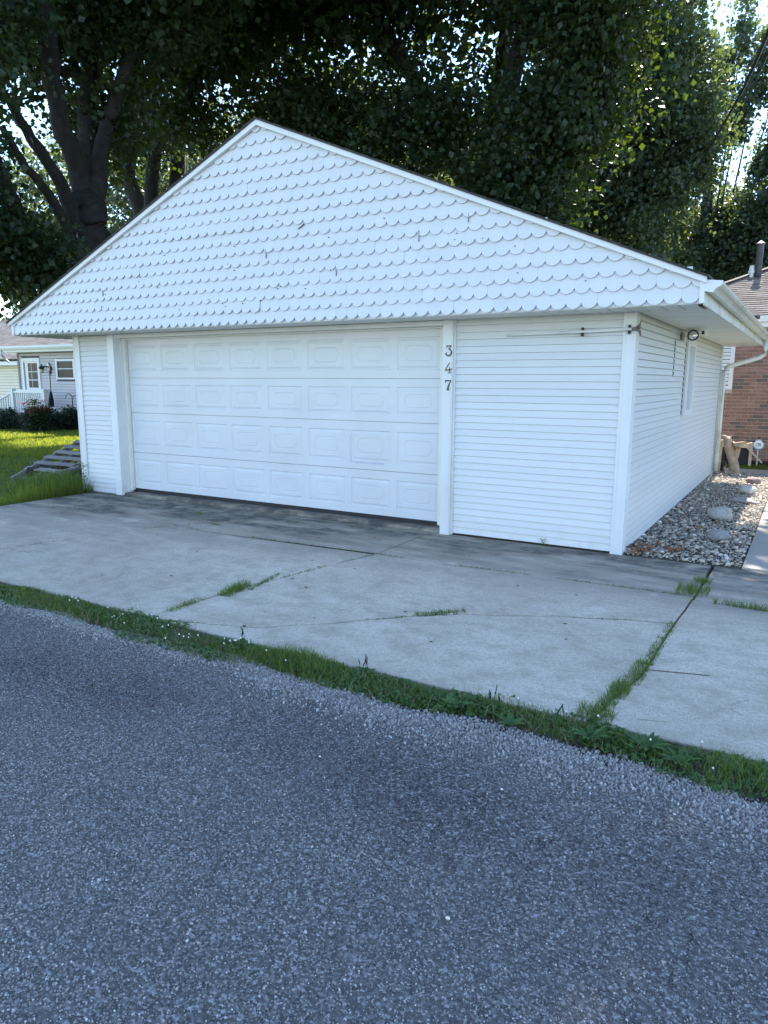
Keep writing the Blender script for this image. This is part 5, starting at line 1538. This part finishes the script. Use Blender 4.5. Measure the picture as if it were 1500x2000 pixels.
# verge between driveway and road
vf = lambda x: -3.66+0.035*np.sin(x*1.9+0.5)+0.03*np.sin(x*4.7)+0.018*np.sin(x*11)       # driveway side
vn = lambda x: -3.985+0.055*np.sin(x*1.3+1)+0.035*np.sin(x*3.9)+0.02*np.sin(x*9.3)          # road side
def verge_pts(n, x0=-5.4, x1=3.8, p=1.0, wide=0.0):
    X = rng.uniform(x0, x1, n); f = rng.beta(1.35, 1.35, n)
    a = vf(X)+wide; b = vn(X)-wide
    return X, b+(a-b)*f, np.sin(f*math.pi)
X, Y, e = verge_pts(40000)
dens = 0.55+0.45*np.sin(X*2.7+1.0)*np.sin(X*1.1)
k_ = rng.random(len(X)) < 0.35+0.65*np.clip(dens, 0, 1)
X, Y, e = X[k_], Y[k_], e[k_]
tall = np.exp(-((X+1.05)/0.30)**2)*1.3+np.exp(-((X-1.38)/0.22)**2)*1.2+np.exp(-((X+3.3)/0.5)**2)*0.4
Hh = rng.uniform(.014, .058, len(X))*(0.5+0.6*e)*(1+tall)
o = link('verge_grass', blades(X, Y, Hh, rng.uniform(.0010, .0022, len(X)), 'grass', 'verge_grass', .75, -0.014), None)
tag(o, 'ragged strip of grass between the driveway and the road', 'grass', kind='stuff')
n = 2200
X, Y, e = verge_pts(n)
o = link('verge_straw', blades(X, Y-0.04, rng.uniform(.03, .09, n), np.full(n, .0012), 'straw', 'verge_straw', 1.3, -0.012), None)
tag(o, 'dry straw coloured blades along the grass verge', 'grass', kind='stuff')
# clover carpet: trifoliate leaflets
def clover(n, name, label, xr=(-5.4, 3.8)):
    X, Y, e = verge_pts(n, *xr)
    mk = (np.sin(X*3.3+Y*9)+np.sin(X*7.9+1.3)+np.sin(Y*23+X*4)) > -0.5
    X, Y, e = X[mk], Y[mk], e[mk]; n = len(X)
    Hh = rng.uniform(.004, .034, n)*(0.45+0.6*e)
    Vs = []; Fs = []; Ts = []
    kk = 6
    rad = rng.uniform(.004, .0085, n)
    ph = rng.uniform(0, 6.28, n); tl = rng.normal(0, .35, (n, 2)); tn = rng.random(n)
    out = []
    for leaf in range(3):
        a = ph+leaf*2.094
        cx = X+np.cos(a)*rad*1.0; cy = Y+np.sin(a)*rad*1.0
        ang = np.linspace(0, 2*math.pi, kk, endpoint=False)
        vx = cx[:, None]+np.cos(a[:, None]+ang)*rad[:, None]; vy = cy[:, None]+np.sin(a[:, None]+ang)*rad[:, None]*0.95
        vz = Hh[:, None]-0.012+(vx-X[:, None])*tl[:, :1]+(vy-Y[:, None])*tl[:, 1:]
        out.append(np.stack([vx, vy, vz], 2))
    V = np.concatenate(out, 0).reshape(-1, 3)
    F = np.arange(3*n*kk).reshape(-1, kk)
    T = np.repeat(np.concatenate([tn]*3), kk)
    o = link(name, npmesh(name, V, F, 'weed', T), None)
    return tag(o, label, 'clover', kind='stuff')
clover(10500, 'clover', 'dense low clover in the grass verge')
# clover flower heads
mb = MB()
for i in range(40):
    x = random.choice((random.gauss(-2.1, 0.55), random.gauss(-1.75, .35), random.uniform(-3.6, 1.3)))
    f_ = random.uniform(.2, .9); y = float(vn(x)+(vf(x)-vn(x))*f_); h = random.uniform(.03, .075)
    mb.tube([(x, y, -0.01), (x+random.uniform(-.01, .01), y, h)], 0.0008, 4, mi=1)
    q_ = random.uniform(.6, 1.0); mb.lathe([(0.002*q_, -0.004), (0.0055*q_, -0.002), (0.006*q_, 0.002), (0.003*q_, 0.006)], (x, y, h), 7)
tag(mb.build('clover_flowers', ['whiteflower', 'weed']), 'small white clover blossoms dotted along the verge', 'flowers', kind='stuff')
# plantain seed spikes
def plantain(x, y, n_, label):
    t = thing('plantain', label, 'weed', (x, y, 0), 'broad leaved weeds in the verge')
    for i in range(n_):
        a = random.uniform(0, 6.28); h = random.uniform(.06, .105); l = random.uniform(0, .04)
        mb = MB(); xx, yy = x+random.gauss(0, .025), y+random.gauss(0, .02)
        mb.tube([(xx, yy, -0.01), (xx+l*.4*math.cos(a), yy+l*.4*math.sin(a), h*.55)], .0012, 5); mb.tube([(xx+l*.4*math.cos(a), yy+l*.4*math.sin(a), h*.55), (xx+l*math.cos(a), yy+l*math.sin(a), h)], [.0035, .0022], 6)
        mb.build('seed_spike', 'shrub_dark', t)
    rosette(t, x, y, 7, .07, .030)
    return t
def rosette(t, x, y, n_, L, wd, up=.55):
    for i in range(n_):
        a = 2.4*i+random.uniform(-.3, .3); l = L*random.uniform(.7, 1.2); w = wd*random.uniform(.8, 1.2)
        V = []; k_ = 7
        for j in range(k_):
            f_ = j/(k_-1); ww = w*math.sin(math.pi*min(1, 0.12+f_*0.88))**0.8*(1 if j % 2 == 0 or wd > .025 else 0.62)
            r_ = l*f_; zz = -0.005+l*up*(f_-0.55*f_*f_)
            for s_ in (-1, 0, 1): V.append((x+math.cos(a)*r_-math.sin(a)*s_*ww/2, y+math.sin(a)*r_+math.cos(a)*s_*ww/2, zz-(0.18*ww if s_ == 0 else 0)))
        F = [(j*3+s_, j*3+s_+1, j*3+s_+4, j*3+s_+3) for j in range(k_-1) for s_ in (0, 1)]
        link('leaf', npmesh('leaf', np.array(V), np.array(F), 'weed', np.full(len(V), random.random()), True), t)
for x, y, n_, lab in ((-0.62, -3.70, 5, 'plantain with upright seed spikes beside the tall grass of the verge'), (0.20, -3.74, 4, 'plantain with dark seed spikes midway along the right half of the verge'), (0.52, -3.74, 3, 'plantain left of the driveway joint at the verge'), (-1.55, -3.72, 3, 'plantain at the left end of the tall verge grass')):
    plantain(x, y, n_, lab)
for x, y, n_, L, wd, lab in ((0.95, -3.80, 20, .095, .026, 'large toothed leafy rosette right of the driveway joint at the verge'), (0.70, -3.84, 22, .10, .022, 'bushy dark rosette where the driveway joint meets the verge'),
                         (1.10, -3.86, 14, .085, .024, 'low broad rosette at the right end of the verge'), (0.02, -3.86, 9, .08, .034, 'round leaved weed in the middle of the right verge'), (0.33, -3.90, 9, .08, .034, 'round leaved weed next to the road below the plantain')):
    t = thing('broadleaf_weed', lab, 'weed', (x, y, 0), 'broad leaved weeds in the verge'); rosette(t, x, y, n_, L, wd, 1.0)
# grass tufts in the joints
def tuft(x, y, rx, ry, n_, h, label, mat='grass', ang=0.0, lean=.9):
    u = np.clip(rng.normal(0, 1, (n_, 2)), -1.5, 1.5); ca, sa = math.cos(ang), math.sin(ang)
    X = x+u[:, 0]*rx*ca-u[:, 1]*ry*sa; Y = y+u[:, 0]*rx*sa+u[:, 1]*ry*ca
    o = link('grass_tuft', blades(X, Y, h*rng.uniform(.4, 1.1, n_), rng.uniform(.001, .0022, n_), mat, 'grass_tuft', lean, -0.006), None)
    return tag(o, label, 'grass tuft', 'grass tufts in the driveway joints', 'stuff' if 'line' in label or 'row' in label or 'short' in label else None)
tuft(-2.38, -2.86, .035, .11, 520, .085, 'bushy grass tuft halfway down the long left driveway joint', ang=.15)
tuft(-2.34, -2.55, .014, .16, 300, .04, 'thin line of grass behind the bushy tuft in the left joint', ang=.2)
tuft(-2.44, -3.34, .03, .11, 320, .04, 'grass tuft at the lower end of the long left driveway joint', ang=.1)
tuft(-0.72, -2.53, .12, .018, 360, .045, 'grass tuft on the diagonal crack in the middle slab', ang=.75)
tuft(0.775, -0.98, .075, .085, 520, .075, 'large grass tuft by the right joint near the gravel bed')
tuft(0.80, -0.62, .045, .05, 240, .06, 'smaller grass tuft just behind the large one by the gravel bed')
tuft(1.22, -1.245, .17, .018, 420, .075, 'row of grass along the joint at the right edge')
tuft(0.755, -2.50, .022, .17, 420, .035, 'grass tuft in the upper part of the right driveway joint')
tuft(0.735, -2.92, .030, .12, 520, .045, 'grass tuft halfway down the right driveway joint')
tuft(0.70, -3.22, .032, .07, 460, .060, 'dense grass tuft low in the right driveway joint')
tuft(0.665, -3.58, .055, .05, 420, .06, 'tall grass where the right joint reaches the verge')
tuft(0.682, -3.42, .028, .06, 300, .05, 'small grass tuft between the dense one in the right joint and the verge')
tuft(0.765, -2.04, .02, .12, 220, .028, 'short grass where the diagonal crack meets the right joint')
tuft(-5.05, -0.55, .05, .02, 140, .035, 'small grass tuft near the left end of the garage door')
tuft(-4.40, -0.95, .05, .02, 120, .03, 'small grass tuft in front of the left half of the garage door')
tuft(-6.9, -1.15, .16, .02, 200, .03, 'line of short grass near the left edge of the driveway', ang=.3)
# small weeds in the cracks
Xc = []; Yc = []
for pl, dn_ in ((CB, 150), (ctrJ, 260), (rearJ, 120), (JA, 130), (JC, 80), (JD, 70)):
    a = np.array(pl); seg = rng.integers(0, len(a)-1, dn_); f = rng.random((dn_, 1))
    q = a[seg]*(1-f)+a[seg+1]*f
    kk = (np.sin(q[:, 0]*5.1)+np.sin(q[:, 0]*2.3+1)+np.sin(q[:, 1]*4)) > 0.3
    Xc.append(q[kk, 0]); Yc.append(q[kk, 1])
Xc = np.repeat(np.concatenate(Xc), 4); Yc = np.repeat(np.concatenate(Yc), 4)
Xc = Xc+rng.normal(0, .012, len(Xc)); Yc = Yc+rng.normal(0, .012, len(Xc))
tag(link('crack_weeds', blades(Xc, Yc, rng.uniform(.008, .025, len(Xc)), np.full(len(Xc), .0022), 'grass', 'crack_weeds', .9, -0.006)), 'tiny weeds growing along the driveway cracks', 'weeds', kind='stuff')
# twigs and a leaf on the ground
mb = MB(); mb.tube([(0.85, -3.52, 0.004), (0.93, -3.50, 0.006), (1.0, -3.47, 0.004)], .002, 5); tag(mb.build('twig', 'wood_pale'), 'thin pale twig on the right slab near the verge', 'twig')
V, F, tn = leaf_quads(np.array([[-1.95, -2.52, 0.008]]), 0.09, np.array([0.5])); V[:, 2] = np.clip(V[:, 2], .004, .02)
tag(link('fallen_leaf', npmesh('fallen_leaf', V, F, 'dryleaf', tn)), 'single brown leaf on the middle slab right of the long joint', 'leaf')
# a few loose pale stones on the road
for i, (x, y, s_) in enumerate(((0.62, -5.22, .0085), (-0.30, -4.62, .006), (0.50, -4.45, .007))):
    V = IV1*[s_, s_*.8, s_*.6]; V = V*(1+.15*np.sin(IV1@np.array([3, 1, 2.])))[:, None]
    o = link('loose_stone', npmesh('loose_stone', V, IF1, 'whiteflower'), None, (x, y, -0.002))
    tag(o, ['white stone chip lying alone in the right foreground of the road', 'white stone chip on the dark band of the road, left', 'white stone chip on the dark band of the road, right'][i], 'stone')
